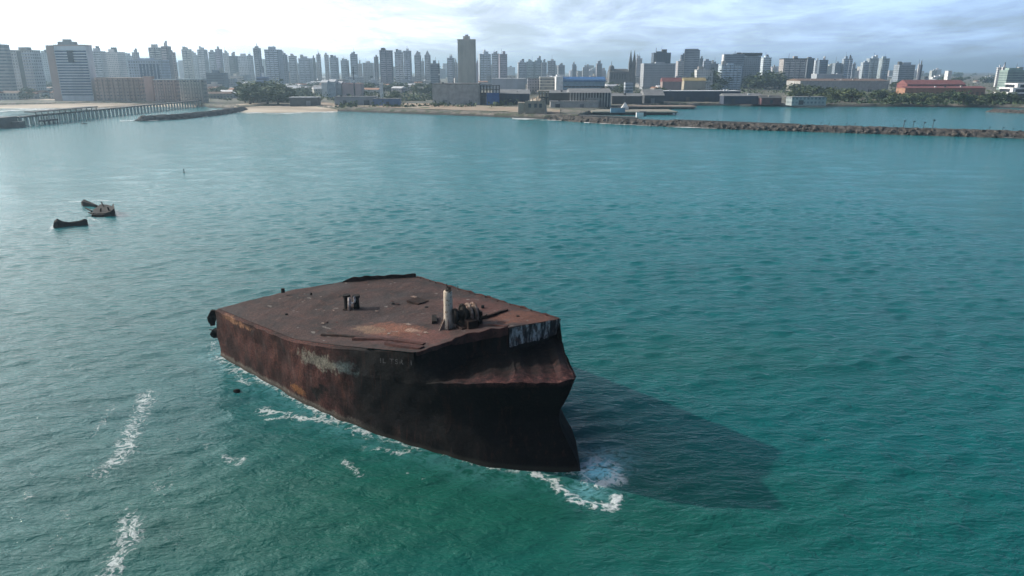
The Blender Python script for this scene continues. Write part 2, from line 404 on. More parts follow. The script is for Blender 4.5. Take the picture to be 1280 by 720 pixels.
def surf_mat():
    m, t, b = mat('surf'); P = t.obj()
    nz = t.noise(t.mapping(P, (.05, .14, 1)), 1.0, 5, .65)
    b.inputs['Base Color'].default_value = (.85, .87, .87, 1); b.inputs['Roughness'].default_value = .6
    t.put(b.inputs['Alpha'], t.math('MULTIPLY', t.step(nz, .44, .62), .85)); return m
SURF = surf_mat()
for lo, hi in [([(-250, 145.5), (0, 140), (60, 138.4), (110, 137.6), (150, 136.5)], [(-250, 141), (0, 135.6), (60, 135.6), (110, 135.3), (150, 135)]),
               ([(296, 141.5), (340, 143), (380, 142.6), (425, 140.5)], [(296, 140.6), (340, 141.2), (380, 140.8), (425, 139.4)]),
               ([(640, 149.6), (680, 150.9), (715, 151.6)], [(640, 147.6), (680, 149.6), (715, 150.6)]),
               ([(730, 154.2), (850, 160), (1000, 164.2), (1150, 169.1), (1300, 174.4)], [(730, 153), (850, 158.6), (1000, 162.6), (1150, 167.6), (1300, 173)]),
               ([(150, 153.5), (200, 151), (260, 146)], [(150, 151.5), (200, 149), (260, 144)])]:
    o = strip('surf_foam', lo, hi, SURF, .30, .34, jit=.8); o['kind'] = 'stuff'

def build_haze():
    mb = MB(); mb.box(-14900, 14900, -700, 14900, -3.0, 175.0)
    m = bpy.data.materials.new('haze'); m.use_nodes = True; m.node_tree.nodes.clear(); t = NT(m.node_tree)
    o = t.n('ShaderNodeOutputMaterial'); v = t.n('ShaderNodeVolumePrincipled')
    v.inputs['Color'].default_value = (.58, .82, 1, 1); v.inputs['Density'].default_value = 1.9e-4; v.inputs['Anisotropy'].default_value = .46
    m.node_tree.links.new(v.outputs[0], o.inputs['Volume'])
    ob = mb.obj('haze', m); ob['kind'] = 'stuff'
build_haze()


# ------------------------------------------------------------------ ship materials
def hull_mat():
    m, t, b = mat('rusted_hull'); P = t.obj(); x, y, z = t.sep(P)
    n = t.noise(P, .35, 6, .62); n2 = t.noise(P, 1.6, 6, .65); st = t.noise(t.mapping(P, (1.4, 1.4, .16)), 1.0, 5, .6)
    big = t.noise(t.mapping(P, (.14, .14, .2)), 1.0, 4, .6)
    rust = t.mix(t.step(n, .36, .64), (.026, .012, .011), (.074, .028, .023))
    rust = t.mix(t.math('MULTIPLY', t.step(n2, .54, .70), .8), rust, (.018, .010, .010))
    rust = t.mix(t.math('MULTIPLY', t.step(st, .54, .72), .55), rust, (.075, .052, .045))
    # near-black coat on the forward half, with the side's shade put into its colour
    bow_shade = t.step(t.math('ADD', x, t.math('MULTIPLY', t.math('SUBTRACT', big, .5), 16)), -17.5, -11.5)
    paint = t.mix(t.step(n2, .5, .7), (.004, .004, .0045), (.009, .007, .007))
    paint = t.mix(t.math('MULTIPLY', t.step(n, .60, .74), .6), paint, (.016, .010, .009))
    c = t.mix(bow_shade, rust, paint)
    # worn pale paint patch below the gunwale
    def blob(cx, cz, rx, rz, amt=1.0):
        dx = t.math('DIVIDE', t.math('SUBTRACT', x, cx), rx); dz = t.math('DIVIDE', t.math('SUBTRACT', z, cz), rz)
        r = t.math('ADD', t.math('MULTIPLY', dx, dx), t.math('MULTIPLY', dz, dz))
        r = t.math('ADD', r, t.math('MULTIPLY', t.math('SUBTRACT', n2, .5), 4.6))
        return t.math('MULTIPLY', t.math('SUBTRACT', 1.0, t.step(r, .1, 1.1)), amt)
    near = t.math('LESS_THAN', y, 0.0)
    sz = t.math('ABSOLUTE', t.math('SUBTRACT', t.math('FRACT', t.math('DIVIDE', t.math('SUBTRACT', z, t.math('MULTIPLY', x, .075)), 1.55)), .5))
    sx = t.math('ABSOLUTE', t.math('SUBTRACT', t.math('FRACT', t.math('ADD', t.math('DIVIDE', x, 5.2), t.math('MULTIPLY', t.math('FLOOR', t.math('DIVIDE', z, 1.55)), .37))), .5))
    seam = t.math('MAXIMUM', t.step(sz, .478, .494), t.step(sx, .491, .497))
    c = t.mix(t.math('MULTIPLY', seam, t.math('MULTIPLY', t.step(n2, .36, .6), .75)), c, (.011, .007, .006))
    run = t.noise(t.mapping(P, (2.6, 2.6, .14)), 1.0, 6, .65)
    c = t.mix(t.math('MULTIPLY', t.math('MULTIPLY', t.step(run, .53, .62), t.step(n, .35, .6)), t.math('SUBTRACT', .8, t.math('MULTIPLY', bow_shade, .62))), c, (.085, .034, .022))
    c = t.mix(t.math('MULTIPLY', t.step(t.noise(t.mapping(P, (3.1, 3.1, .3)), 1.0, 6, .7), .60, .68), .75), c, (.010, .007, .007))
    c = t.mix(t.math('MULTIPLY', blob(-18.0, 5.0, 3.4, .85, .75), near), c, (.21, .195, .155))
    c = t.mix(t.math('MULTIPLY', blob(-14.2, 5.3, 1.6, .7, .7), near), c, (.06, .085, .085))
    c = t.mix(t.math('MULTIPLY', blob(-21.3, 1.2, 1.5, .5, .9), near), c, (.20, .085, .035))
    c = t.mix(t.math('MULTIPLY', blob(-33, 5.2, 3.6, .35, .8), near), c, (.24, .12, .065))
    # salt and barnacle band at the waterline
    band = t.math('SUBTRACT', 1.0, t.step(t.math('ADD', z, t.math('MULTIPLY', t.math('SUBTRACT', n2, .5), 1.0)), .35, .75))
    band = t.math('MULTIPLY', band, t.math('SUBTRACT', 1.0, t.step(x, -18, -9)))
    c = t.mix(t.math('MULTIPLY', band, .6), c, (.19, .17, .14))
    ledge = t.math('MULTIPLY', t.n('ShaderNodeAttribute', attribute_name='ledge').outputs['Fac'], t.step(n2, .30, .5))
    c = t.mix(ledge, c, t.mix(t.step(n2, .45, .66), (.034, .014, .015), (.090, .038, .033)))
    hole = t.math('MULTIPLY', t.math('MULTIPLY', blob(-18.2, 1.9, 2.4, .9), near), t.step(t.noise(P, .9, 3, .5), .50, .56))
    c = t.mix(hole, c, (.006, .005, .005))
    c = t.vmath('SCALE', c, t.math('ADD', .55, t.math('MULTIPLY', t.step(t.noise(P, 6.0, 5, .7), .36, .66), .75)))
    wet = t.math('SUBTRACT', 1.0, t.step(z, .15, .45)); c = t.mix(t.math('MULTIPLY', wet, .7), c, (.03, .028, .022))
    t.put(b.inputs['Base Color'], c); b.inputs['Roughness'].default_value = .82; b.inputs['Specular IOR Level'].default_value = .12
    bp = t.n('ShaderNodeBump'); bp.inputs['Distance'].default_value = .12; bp.inputs['Strength'].default_value = .8
    t.put(bp.inputs['Height'], t.math('ADD', n2, t.math('MULTIPLY', n, .8))); t.put(b.inputs['Normal'], bp.outputs[0])
    return m
def deck_mat():
    m, t, b = mat('rusted_deck'); P = t.obj(); x, y, z = t.sep(P)
    n = t.noise(t.mapping(P, (.25, .35, .3)), 1.0, 6, .62); n2 = t.noise(P, 1.3, 6, .66); n3 = t.noise(P, .12, 3, .5)
    c = t.mix(t.step(n, .36, .62), (.021, .0125, .0125), (.060, .028, .024))
    c = t.mix(t.math('MULTIPLY', t.step(n2, .50, .66), .75), c, (.078, .033, .024))
    c = t.mix(t.math('MULTIPLY', t.step(t.noise(P, 2.8, 6, .7), .56, .66), .7), c, (.012, .009, .009))
    c = t.mix(t.math('MULTIPLY', t.step(t.noise(P, 5.0, 4, .6), .63, .72), .6), c, (.13, .10, .085))
    c = t.mix(t.math('MULTIPLY', t.step(n3, .50, .66), .5), c, (.032, .029, .032))
    def blob(cx, cyy, rx, ry, amt, nn, k=2.4):
        dx = t.math('DIVIDE', t.math('SUBTRACT', x, cx), rx); dy = t.math('DIVIDE', t.math('SUBTRACT', y, cyy), ry)
        r = t.math('ADD', t.math('MULTIPLY', dx, dx), t.math('MULTIPLY', dy, dy))
        r = t.math('ADD', r, t.math('MULTIPLY', t.math('SUBTRACT', nn, .5), k))
        return t.math('MULTIPLY', t.math('SUBTRACT', 1.0, t.step(r, .3, 1.0)), amt)
    c = t.mix(blob(-13.4, -3.7, 5.4, 2.0, .85, n2), c, (.20, .075, .042))
    c = t.mix(blob(-16.6, -4.4, 2.6, 1.0, .75, n2, 3.5), c, (.20, .13, .085))
    c = t.mix(blob(-11.5, -3.2, 1.6, .5, .8, n2, 3.5), c, (.36, .24, .18))
    c = t.mix(blob(-11.5, -5.9, 5.0, 1.2, .7, n2), c, (.090, .033, .033))
    c = t.mix(blob(-4.5, 3.4, 4.5, 2.6, .85, n2), c, (.135, .048, .028))
    c = t.mix(blob(-9.0, -4.2, 3.2, 2.4, .8, n2, 3.4), c, (.115, .038, .030))
    c = t.mix(blob(-12, 4.5, 5.0, 2.2, .6, n2), c, (.105, .035, .028))
    # flakes of pale scale and hairline plate seams
    fl = t.step(t.noise(t.mapping(P, (.9, 1.6, 1)), 1.0, 2, .4), .705, .73)
    c = t.mix(t.math('MULTIPLY', fl, .7), c, (.20, .18, .165))
    sx = t.math('ABSOLUTE', t.math('SUBTRACT', t.math('FRACT', t.math('DIVIDE', t.math('ADD', x, t.math('MULTIPLY', n, .5)), 4.3)), .5))
    sy = t.math('ABSOLUTE', t.math('SUBTRACT', t.math('FRACT', t.math('DIVIDE', t.math('ADD', y, t.math('MULTIPLY', n, .4)), 2.1)), .5))
    seam = t.math('MAXIMUM', t.step(sx, .485, .497), t.step(sy, .475, .495))
    c = t.mix(t.math('MULTIPLY', seam, t.math('MULTIPLY', t.step(n2, .42, .6), .5)), c, (.014, .009, .008))
    hole = t.step(t.noise(t.mapping(P, (.55, 1.0, 1)), 1.0, 3, .5), .735, .755)
    c = t.mix(t.math('MULTIPLY', hole, .9), c, (.01, .007, .006))
    fs = t.step(t.noise(P, 7.0, 4, .7), .38, .66)
    c = t.vmath('SCALE', c, t.math('ADD', .42, t.math('MULTIPLY', fs, .62)))
    t.put(b.inputs['Base Color'], c); b.inputs['Roughness'].default_value = .85; b.inputs['Specular IOR Level'].default_value = .3
    bp = t.n('ShaderNodeBump'); bp.inputs['Distance'].default_value = .14; bp.inputs['Strength'].default_value = .8
    t.put(bp.inputs['Height'], t.math('ADD', n2, n)); t.put(b.inputs['Normal'], bp.outputs[0])
    return m
def noisy(name, c1, c2, scale=1.5, rough=.85, lo=.38, hi=.64, c3=None, bump=.04):
    m, t, b = mat(name); P = t.obj(); n = t.noise(P, scale, 5, .65)
    c = t.mix(t.step(n, lo, hi), c1, c2)
    if c3: c = t.mix(t.step(t.noise(P, scale * 2.7, 4, .6), .56, .68), c, c3)
    t.put(b.inputs['Base Color'], c); b.inputs['Roughness'].default_value = rough; b.inputs['Specular IOR Level'].default_value = .15
    if bump:
        bp = t.n('ShaderNodeBump'); bp.inputs['Distance'].default_value = bump; bp.inputs['Strength'].default_value = .7
        t.put(bp.inputs['Height'], n); t.put(b.inputs['Normal'], bp.outputs[0])
    return m
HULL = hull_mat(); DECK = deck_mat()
DARK_RUST = noisy('dark_rust', (.013, .009, .008), (.035, .018, .014), 2.2)
RED_RUST = noisy('red_rust', (.034, .015, .014), (.070, .029, .025), 1.3, c3=(.028, .014, .012))
BLACK_IRON = noisy('black_iron', (.008, .008, .008), (.022, .018, .016), 3)
PALE_RUST = noisy('pale_rust', (.24, .19, .16), (.11, .06, .045), 3.0)
POST_WHITE = noisy('peeling_white_paint', (.52, .44, .35), (.34, .27, .20), 1.6, .75, .5, .72, c3=(.22, .13, .09))
def streak_mat():
    m, t, b = mat('streaked_paint'); P = t.obj()
    n = t.noise(t.mapping(P, (2.2, 2.2, .5)), 1.0, 5, .65); n2 = t.noise(P, 2.0, 5, .6)
    c = t.mix(t.step(n, .44, .62), (.016, .010, .009), (.40, .37, .35)); c = t.mix(t.math('MULTIPLY', t.step(n2, .5, .62), .75), c, (.075, .035, .026))
    t.put(b.inputs['Base Color'], c); b.inputs['Roughness'].default_value = .85; return m
STREAK = streak_mat()


# ------------------------------------------------------------------ the wreck
def arc_param(poly, n):
    p = np.array(poly, float); L = np.r_[0, np.cumsum(np.linalg.norm(np.diff(p[:, :2], axis=0), axis=1))]
    q = np.linspace(0, L[-1], n); return np.stack([np.interp(q, L, p[:, i]) for i in range(3)], 1)

def build_wreck():
    ship = empty('ship_wreck', (SO[0], SO[1], 0), SHIP_YAW)
    tag(ship, 'rust-red bow section of a wrecked cargo ship, half sunk and listing in the turquoise sea', 'shipwreck')
    NN, NF = 110, 80
    tn = np.linspace(0, 1, NN); tf = np.linspace(0, 1, NF)
    g = lambda t: 1 - (1 - t) ** 1.35
    def lower(side, f, s):
        b = half(s, f); b *= 1 - (.30 * min(1, max(0, (f - .3) / .3)) * min(1, max(0, (s + 7) / 6)) if side > 0 else 0); zd = zd_near(s) if side < 0 else zd_far(s)
        z = f * zd
        fl = 0.0
        if f > .42 and s > -8: fl = .5 * (f - .42) / .27 * min(1, (s + 8) / 8)
        return [s, side * (b + (fl if b > .3 else 0)) + lshift(s), z]
    levels = [-.25, -.1, 0, .06, .12, .18, .25, .32, .42, .5, .58, .64, .69]
    rows = []
    for f in levels:
        e = s_end(f); r = []
        for t in tn: r.append(lower(-1, f, -37.7 + (e + 37.7) * g(t)))
        for t in tf[::-1][1:]: r.append(lower(1, f, -25.8 + (e + 25.8) * g(t)))
        rows.append(r)
    lip = np.array(rows[-1])
    # upper edge each lip point rises to
    top = []
    sN = lip[:NN, 0]; cut = -6.3
    npoly = np.array(NEAR)
    k_cut = int(np.argmax(sN > cut))
    for i in range(k_cut):
        s = sN[i]; top.append([s, float(np.interp(s, npoly[:4, 0], npoly[:4, 1])), float(np.interp(s, npoly[:4, 0], npoly[:4, 2]))])
    rest = arc_param(NEAR[3:], NN - k_cut + 1)[1:]; top += [list(q) for q in rest]
    fp = arc_param(FAR, NF); fp = fp[::-1][1:]
    # match the far edge by station so that plating does not shear
    for i in range(NN, len(lip)):
        s = lip[i, 0]; s2 = min(s, -1.76) if s > -25.8 else -25.8
        q = np.array(FAR); top.append([s2, float(np.interp(s2, q[:, 0], q[:, 1])), float(np.interp(s2, q[:, 0], q[:, 2]))])
    top = np.array(top)
    rng = np.random.RandomState(5)
    def crump(r, amt):
        out = []
        for i, q in enumerate(r):
            a = amt * np.clip((q[0] + 9) / 5, 0, 1)
            out.append([q[0] + a * .5 * fbm(i * .23, amt * 7, 1), q[1] + a * .4 * fbm(i * .31, amt * 5, 9), q[2] + a * fbm(i * .27, amt * 3, 4)])
        return out
    rows[-1] = crump(rows[-1], .16)
    lip = np.array(rows[-1])
    fwd = np.clip((lip[:, 0] + 6.0) / 5.5, 0, 1); fwd = fwd * fwd * (3 - 2 * fwd)
    near_mask = np.arange(len(lip)) < NN
    ins = np.where(near_mask | (lip[:, 0] > 1.5), 1.0, .35)
    def up(kf, kin):
        """kf: height share between lip and deck edge; kin: how far in towards the deck edge"""
        r = []
        for i in range(len(lip)):
            a = kf * (1 - fwd[i]) + kin * fwd[i] if near_mask[i] or lip[i, 0] > 1.5 else kf + (kin - kf) * .3 * fwd[i]
            q = lip[i, :2] * (1 - a) + top[i, :2] * a
            z = lip[i, 2] + (top[i, 2] - lip[i, 2]) * kf
            r.append([q[0], q[1], z])
        return r
    rows.append(crump(up(.02, .10), .10)); rows.append(crump(up(.0, .30), .30)); rows.append(crump(up(-.04, .55), .34)); rows.append(crump(up(.03, .80), .12)); rows.append(crump(up(.12, .96), .05))
    for kf in (.38, .55, .72, .86, .94): rows.append(up(kf, 1.0))
    # rolled gunwale aft, straight edge forward
    edge = []
    for i in range(len(lip)):
        q = list(top[i]); 
        edge.append(q)
    e1 = [[q[0], q[1] + (.10 if near_mask[i] and q[0] < -12 else 0), q[2] - .06] for i, q in enumerate(edge)]
    e2 = [[q[0], q[1] + (.42 if near_mask[i] and q[0] < -12 else 0), q[2] + .03] for i, q in enumerate(edge)]
    rows += [e1, e2]
    V = np.array(rows); nr, nc = V.shape[:2]
    # plating buckled between the frames, a few battered dents
    for a in range(nr):
        for c in range(nc):
            s, l, z = V[a, c]
            if 2 <= a < nr - 1:
                dn = .07 * math.sin(s * 2 * math.pi / 2.4) * math.sin(z * 1.9) + .16 * fbm(s * .22, z * .35, 3 if l < 0 else 11)
                V[a, c, 1] += dn * (1 if l < 0 else -1) * (0.5 if s > 3 else 1)
    mb = MB(); mb.add(V.reshape(-1, 3).tolist(), grid_faces(nr, nc))
    mb.f = [q[::-1] for q in mb.f]
    # the torn after end
    k0 = len(mb.v)
    vs = []
    for c in range(15):
        q = c / 14
        for a in range(nr):
            p = V[a, 0] * (1 - q) + V[a, -1] * q
            vs.append((p[0] - bulge(q) + (.25 * fbm(q * 6, a * .4, 7) if 0 < q < 1 and a < nr - 2 else 0), p[1], p[2]))
    mb.add(vs, grid_faces(15, nr))
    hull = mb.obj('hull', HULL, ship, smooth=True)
    me = hull.data; me.set_sharp_from_angle(angle=R(32))
    la = np.zeros(len(me.vertices)); li = len(levels) - 1
    for rr, amt in ((li, 1), (li + 1, .95), (li + 2, .4), (li + 3, .05)):
        for c in range(nc):
            sN_ = V[rr, c, 0]; la[rr * nc + c] = amt * np.clip((sN_ + 4.5) / 4, 0, 1) * (1.0 if (c < NN or sN_ > 2) else .2)
    me.attributes.new('ledge', 'FLOAT', 'POINT').data.foreach_set('value', la.astype(np.float32))
    # deck
    n1 = 90
    dn_ = arc_param([(q[0], q[1] + (.42 if q[0] < -12 else 0.0), q[2] + .03) for q in NEAR], n1)
    df_ = arc_param([(q[0], q[1], q[2] + .03) for q in FAR], n1)
    m_ = 40; vs = []
    for i in range(n1):
        for j in range(m_):
            q = j / (m_ - 1); p = dn_[i] * (1 - q) + df_[i] * q; p = p - np.array([bulge(q) * max(0, 1 - i / 40) ** 1.5, 0, 0])
            amp = min(1, 6 * q, 6 * (1 - q)) * min(1, (n1 - 1 - i) / 8)
            p = p + np.array([0, 0, amp * (.10 * fbm(p[0] * .35, p[1] * .35, 5) + .05 * fbm(p[0] * 1.3, p[1] * 1.3, 2)) + .03])
            vs.append(tuple(p))
    mb = MB(); mb.add(vs, grid_faces(n1, m_)); mb.f = [q[::-1] for q in mb.f]
    deck = mb.obj('deck', DECK, ship, smooth=True)
    def dz(s, l):
        a, b = np.array(NEAR), np.array(FAR)
        zn = np.interp(s, a[:, 0], a[:, 2]); zf = np.interp(s, [-37.7, -25.8, -1.8], [6.2, 7.5, 9.1])
        ln = np.interp(s, a[:, 0], a[:, 1]); lf = np.interp(s, [-37.7, -25.8, -1.8], [-9, 9.2, 5.4])
        q = np.clip((l - ln) / max(.5, lf - ln), 0, 1); return float(zn + (zf - zn) * q) + .06
    # broken wall of plate along the after edge
    mb = MB(); A = np.array([-32.4, 3.2]); B = np.array([-26.0, 9.15]); n = 26; vs = []
    for i in range(n):
        q = i / (n - 1); lq = 3.2 + 5.95 * q; qq = (lq + 9.1) / 18.3; p = np.array([-37.7 + 11.9 * qq - bulge(qq) - .25, lq]); z0 = dz(p[0] + .2, p[1]) - .25
        h = .62 * min(1, q * 5) * (1 - .25 * q) + .16 * fbm(q * 9, 1, 1)
        for (o, zz_) in ((0, 0), (0, h + .2), (.09, h + .2), (.09, 0)): vs.append((p[0] + o * .7 + .3, p[1] - o * .7, z0 + zz_))
    mb.add(vs, grid_faces(n, 4)); mb.obj('bulwark', DARK_RUST, ship)
    # second low run on the far edge towards the stem
    mb = MB(); vs = []; n = 40
    for i in range(n):
        q = i / (n - 1); s = -25.8 + 24 * q; l = float(np.interp(s, [a[0] for a in FAR], [a[1] for a in FAR])); z0 = float(np.interp(s, [a[0] for a in FAR], [a[2] for a in FAR]))
        h = .15 + .20 * fbm(q * 22, 2, 2)
        for (o, zz_) in ((0, -.3), (0, h), (-.12, h), (-.12, -.3)): vs.append((s, l + o + .02, z0 + zz_))
    mb.add(vs, grid_faces(n, 4)); mb.obj('gunwale_bar', RED_RUST, ship)
    # streaked transverse plate at the fore end of the deck
    a0 = np.array([-2.3, -.75]); a1 = np.array([-1.75, 5.28]); nrm = np.array([.995, -.09]); vs = []; rws = 7; cls = 22
    for r in range(rws):
        for c in range(cls):
            q = c / (cls - 1); k = r / (rws - 1)
            p = a0 + (a1 - a0) * (q * (1 - .10 * (1 - k)) ) + nrm * (.16 + .05 * fbm(q * 6, k * 2, 3))
            zt = 9.82 - .62 * q + .09 * fbm(q * 11, 3, 1); zb = 8.15 - .35 * q + .30 * fbm(q * 11, 0, 8)
            vs.append((p[0], p[1], zb + (zt - zb) * k))
    mb = MB(); mb.add(vs, grid_faces(rws, cls)); k = len(mb.v)
    mb.add([(v[0] - nrm[0] * .05, v[1] - nrm[1] * .05, v[2]) for v in vs], [q[::-1] for q in grid_faces(rws, cls)])
    mb.obj('bow_plate', STREAK, ship)
    # folded plate edge beside it, standing over the cut side
    mb = MB(); pl = [(-6.25, -7.3, 8.45), (-4.85, -3.1, 9.1), (-2.4, -.75, 9.75)]; pp = arc_param(pl, 24); vs = []
    for i, q in enumerate(pp):
        h = .22 + .14 * fbm(i * .4, 3, 3)
        for o, zz_ in ((0, -.55 - .25 * fbm(i * .5, 1, 6)), (.0, h), (.1, h), (.1, -.5)): vs.append((q[0] + .12 - o, q[1] - .05, q[2] + zz_ * (1 if i > 9 else .45)))
    mb.add(vs, grid_faces(len(pp), 4)); mb.obj('torn_edge', RED_RUST, ship)
    # mast stump
    P0 = (-8.84, -1.41, dz(-8.84, -1.41))
    mb = MB(); n = 18; rw = []
    for k, (z, r) in enumerate([(-.1, .47), (.35, .44), (.7, .43), (1.3, .415), (2.0, .40), (2.8, .385), (3.4, .38)]):
        for i in range(n):
            a = 2 * math.pi * i / n; rr = r * (1 + (.13 * fbm(a * 1.3, z, 5) if z < 1.0 else .02 * fbm(a, z, 2)))
            rw.append((rr * math.cos(a), rr * math.sin(a), z + (.16 * fbm(a * 2, 4, 4) if k == 6 else 0)))
    mb.add(rw, grid_faces(7, n, True)); mb.f.append(tuple(range(6 * n, 7 * n)))
    mast = mb.obj('mast_stump', POST_WHITE, ship, P0, smooth=True); mast['label'] = 'white mast stump with peeling paint and a jagged top'
    mb = MB(); 
    mb.add([(-.3, -.1, 3.3), (.1, -.25, 3.4), (.5, -.1, 3.65), (.05, .0, 3.75), (-.25, .05, 3.62)], [(0, 1, 2, 3, 4), (4, 3, 2, 1, 0)])
    mb.add([(-.1, -.35, 3.2), (.25, .1, 3.3), (.1, .3, 3.7), (-.2, .1, 3.75)], [(0, 1, 2, 3), (3, 2, 1, 0)])
    mb.tube((.1, -.1, 3.3), (.75, -.25, 3.65), .07, .03, 6); mb.obj('broken_cap', BLACK_IRON, mast)
    mb = MB()
    for a in (200, 255, 310, 20, 80):
        c, s_ = math.cos(R(a)), math.sin(R(a))
        mb.add([(.40 * c, .40 * s_, 1.0), (.98 * c, .98 * s_, -.05), (.40 * c, .40 * s_, -.05), (.40 * c - .07 * s_, .40 * s_ + .07 * c, 1.0), (.98 * c - .07 * s_, .98 * s_ + .07 * c, -.05), (.40 * c - .07 * s_, .40 * s_ + .07 * c, -.05)],
               [(0, 1, 2), (3, 5, 4), (0, 3, 4, 1), (1, 4, 5, 2), (0, 2, 5, 3)])
    mb.obj('bracket', PALE_RUST, mast)
    # windlass
    wx, wy = -7.7, -.1; wz = dz(wx, wy)
    wl = empty('windlass', (wx, wy, wz), R(-21)); wl.parent = ship; wl.scale = (1.3, 1.15, 1.35)
    for k, yy in enumerate((-.42, .02, .45)):
        m2 = MB(); m2.torus((0, yy, .78), (0, 1, 0), .66, .11, 22, 8); m2.tube((0, yy - .05, .78), (0, yy + .05, .78), .58, .58, 20)
        m2.obj('drum_rim', PALE_RUST if k > 0 else BLACK_IRON, wl, smooth=True)
    m2 = MB(); m2.tube((0, -.95, .78), (0, .8, .78), .36, .36, 14); m2.tube((0, -1.2, .78), (0, -.9, .78), .5, .42, 14); m2.obj('drum', BLACK_IRON, wl, smooth=True)
    m2 = MB(); m2.box(-.75, .95, -1.0, .85, -.05, .22); m2.box(-.55, -.25, -.95, -.75, .2, 1.15); m2.box(.3, .75, .62, .82, .2, 1.05); m2.box(.55, 1.25, -.6, .2, .1, .7); m2.obj('bed_frame', DARK_RUST, wl)
    m2 = MB(); m2.tube((.2, .5, .3), (1.3, .9, 1.0), .09, .05, 6); m2.obj('broken_lever', BLACK_IRON, wl)
    # long girder and ridge lines forward
    def beam(name, a, b, wd, h, m_, bend=0.0):
        a = np.array(a, float); b = np.array(b, float); dv = b - a; L = np.linalg.norm(dv); dv /= L; nn = np.array([-dv[1], dv[0]])
        vs = []; n = 12
        for i in range(n):
            q = i / (n - 1); p = a + dv * L * q + nn * bend * math.sin(q * 3.1); z0 = dz(p[0], p[1]) - .1
            hh = h * (1 - .35 * q) + .05 * fbm(q * 5, h * 9, 1)
            for o, zz_ in ((-.5, 0), (-.42, hh + .1), (.42, hh + .1), (.5, 0)): vs.append((*(p + nn * o * wd), z0 + zz_))
        q = MB(); q.add(vs, grid_faces(n, 4)); q.f += [(0, 1, 2, 3), (4 * n - 1, 4 * n - 2, 4 * n - 3, 4 * n - 4)]
        return q.obj(name, m_, ship)
    beam('girder', (-7.6, 1.4), (-7.5, 4.7), .28, .34, DARK_RUST)
    beam('girder', (-7.3, .4), (-3.0, 0), .22, .2, RED_RUST)
    beam('girder', (-12.6, .2), (-11.2, -1.0), .5, .36, BLACK_IRON)
    beam('deck_ridge', (-15.5, -6.8), (-7.3, -5.6), .5, .16, RED_RUST, .35)
    beam('deck_ridge', (-20.0, -7.2), (-14.0, -6.2), .35, .10, DARK_RUST, .25)
    beam('deck_ridge', (-11.0, -6.6), (-6.6, -6.4), .6, .22, RED_RUST, -.2)
    # double bollard aft of the middle
    bx, by = -23.8, -1.4; bz = dz(bx, by)
    bo = empty('mooring_bollard', (bx, by, bz), R(30)); bo.parent = ship; bo.scale = (1.05, 1.2, 1.2)
    m2 = MB(); m2.box(-.45, 1.15, -.5, .5, -.08, .12); m2.obj('base', DARK_RUST, bo)
    for x_, mm in ((-.25, BLACK_IRON), (.75, BLACK_IRON)):
        m2 = MB(); m2.tube((x_, 0, .1), (x_, 0, 1.1), .28, .26, 16); m2.tube((x_, 0, 1.1), (x_, 0, 1.28), .38, .36, 16); m2.obj('bollard_post', mm, bo, smooth=False)
    m2 = MB(); m2.tube((.18, -.38, .0), (.22, -.34, 1.15), .17, .13, 10); m2.torus((.48, -.3, 1.02), (.2, 1, 0), .34, .10, 12, 8, 0, 3.3); m2.obj('bent_plate', noisy('pale_plate', (.62, .56, .52), (.30, .22, .19), 2.5), bo, smooth=True)
    # small fittings
    for s, l, r, h in ((-34.6, -2.6, .22, .40), (-31.2, -1.2, .12, .2), (-20.5, 1.6, .18, .14), (-28.6, -5.8, .14, .12), (-16.0, 2.2, .2, .10), (-10.5, 4.5, .16, .22), (-5.0, 3.4, .15, .2)):
        m2 = MB(); m2.tube((s, l, dz(s, l) - .05), (s, l, dz(s, l) + h), r, r * .9, 10); m2.obj('deck_pipe', BLACK_IRON, ship)
    # stubs of the old rail along the far edge
    for k in range(13):
        s = -24.5 + k * 1.75 + random.uniform(-.5, .5); l = float(np.interp(s, [a[0] for a in FAR], [a[1] for a in FAR])) - .25; z0 = float(np.interp(s, [a[0] for a in FAR], [a[2] for a in FAR])); h = random.uniform(.12, .42)
        m2 = MB(); m2.tube((s, l, z0 - .1), (s + random.uniform(-.12, .12), l + random.uniform(-.1, .1), z0 + h), .06, .045, 6); m2.obj('rail_stub', DARK_RUST, ship)
    m2 = MB(); hs, hl = -18.5, 3.2; hz = dz(hs, hl); m2.box(hs - .9, hs + .9, hl - .7, hl + .7, hz - .1, hz + .13); m2.obj('hatch_coaming', DARK_RUST, ship)
    # flakes of scale lying loose
    for k in range(16):
        s = random.uniform(-30, -9); l = random.uniform(-5.5, 4.5)
        m2 = MB(); a = random.uniform(0, 3); r1, r2 = random.uniform(.15, .5), random.uniform(.08, .2); z0 = dz(s, l) + .05
        m2.add([(s + r1 * math.cos(a + q) * (1 + .3 * random.random()), l + r2 * math.sin(a + q) * (1 + .4 * random.random()), z0 + .07 * random.random()) for q in (0, 1.1, 2.3, 3.4, 4.5, 5.4)], [(0, 1, 2, 3, 4, 5)])
        m2.obj('loose_scale', PALE_RUST if k % 3 else RED_RUST, ship)
    # torn plates hanging off the after corner
    def hang(cx, cl, cz, L, wd, th, tilt):
        vs = []; n = 10
        for i in range(n):
            q = i / (n - 1); rr = wd * (.55 + .6 * math.sin(q * 3.0)) * (1 + .25 * fbm(q * 4, cz, 2))
            for a in range(8):
                t_ = 2 * math.pi * a / 8; vs.append((cx - .35 * math.sin(q * 2.6) - th * math.cos(t_), cl - tilt * q + rr * math.sin(t_), cz - L * q))
        q = MB(); q.add(vs, grid_faces(n, 8, True)); q.f += [tuple(range(8)), tuple(range(8 * n - 1, 8 * n - 9, -1))]
        return q.obj('torn_plate', BLACK_IRON, ship, smooth=True)
    hang(-38.25, -9.0, 5.25, 1.75, .42, .22, .15); hang(-38.2, -8.95, 3.1, 1.05, .55, .25, -.05)
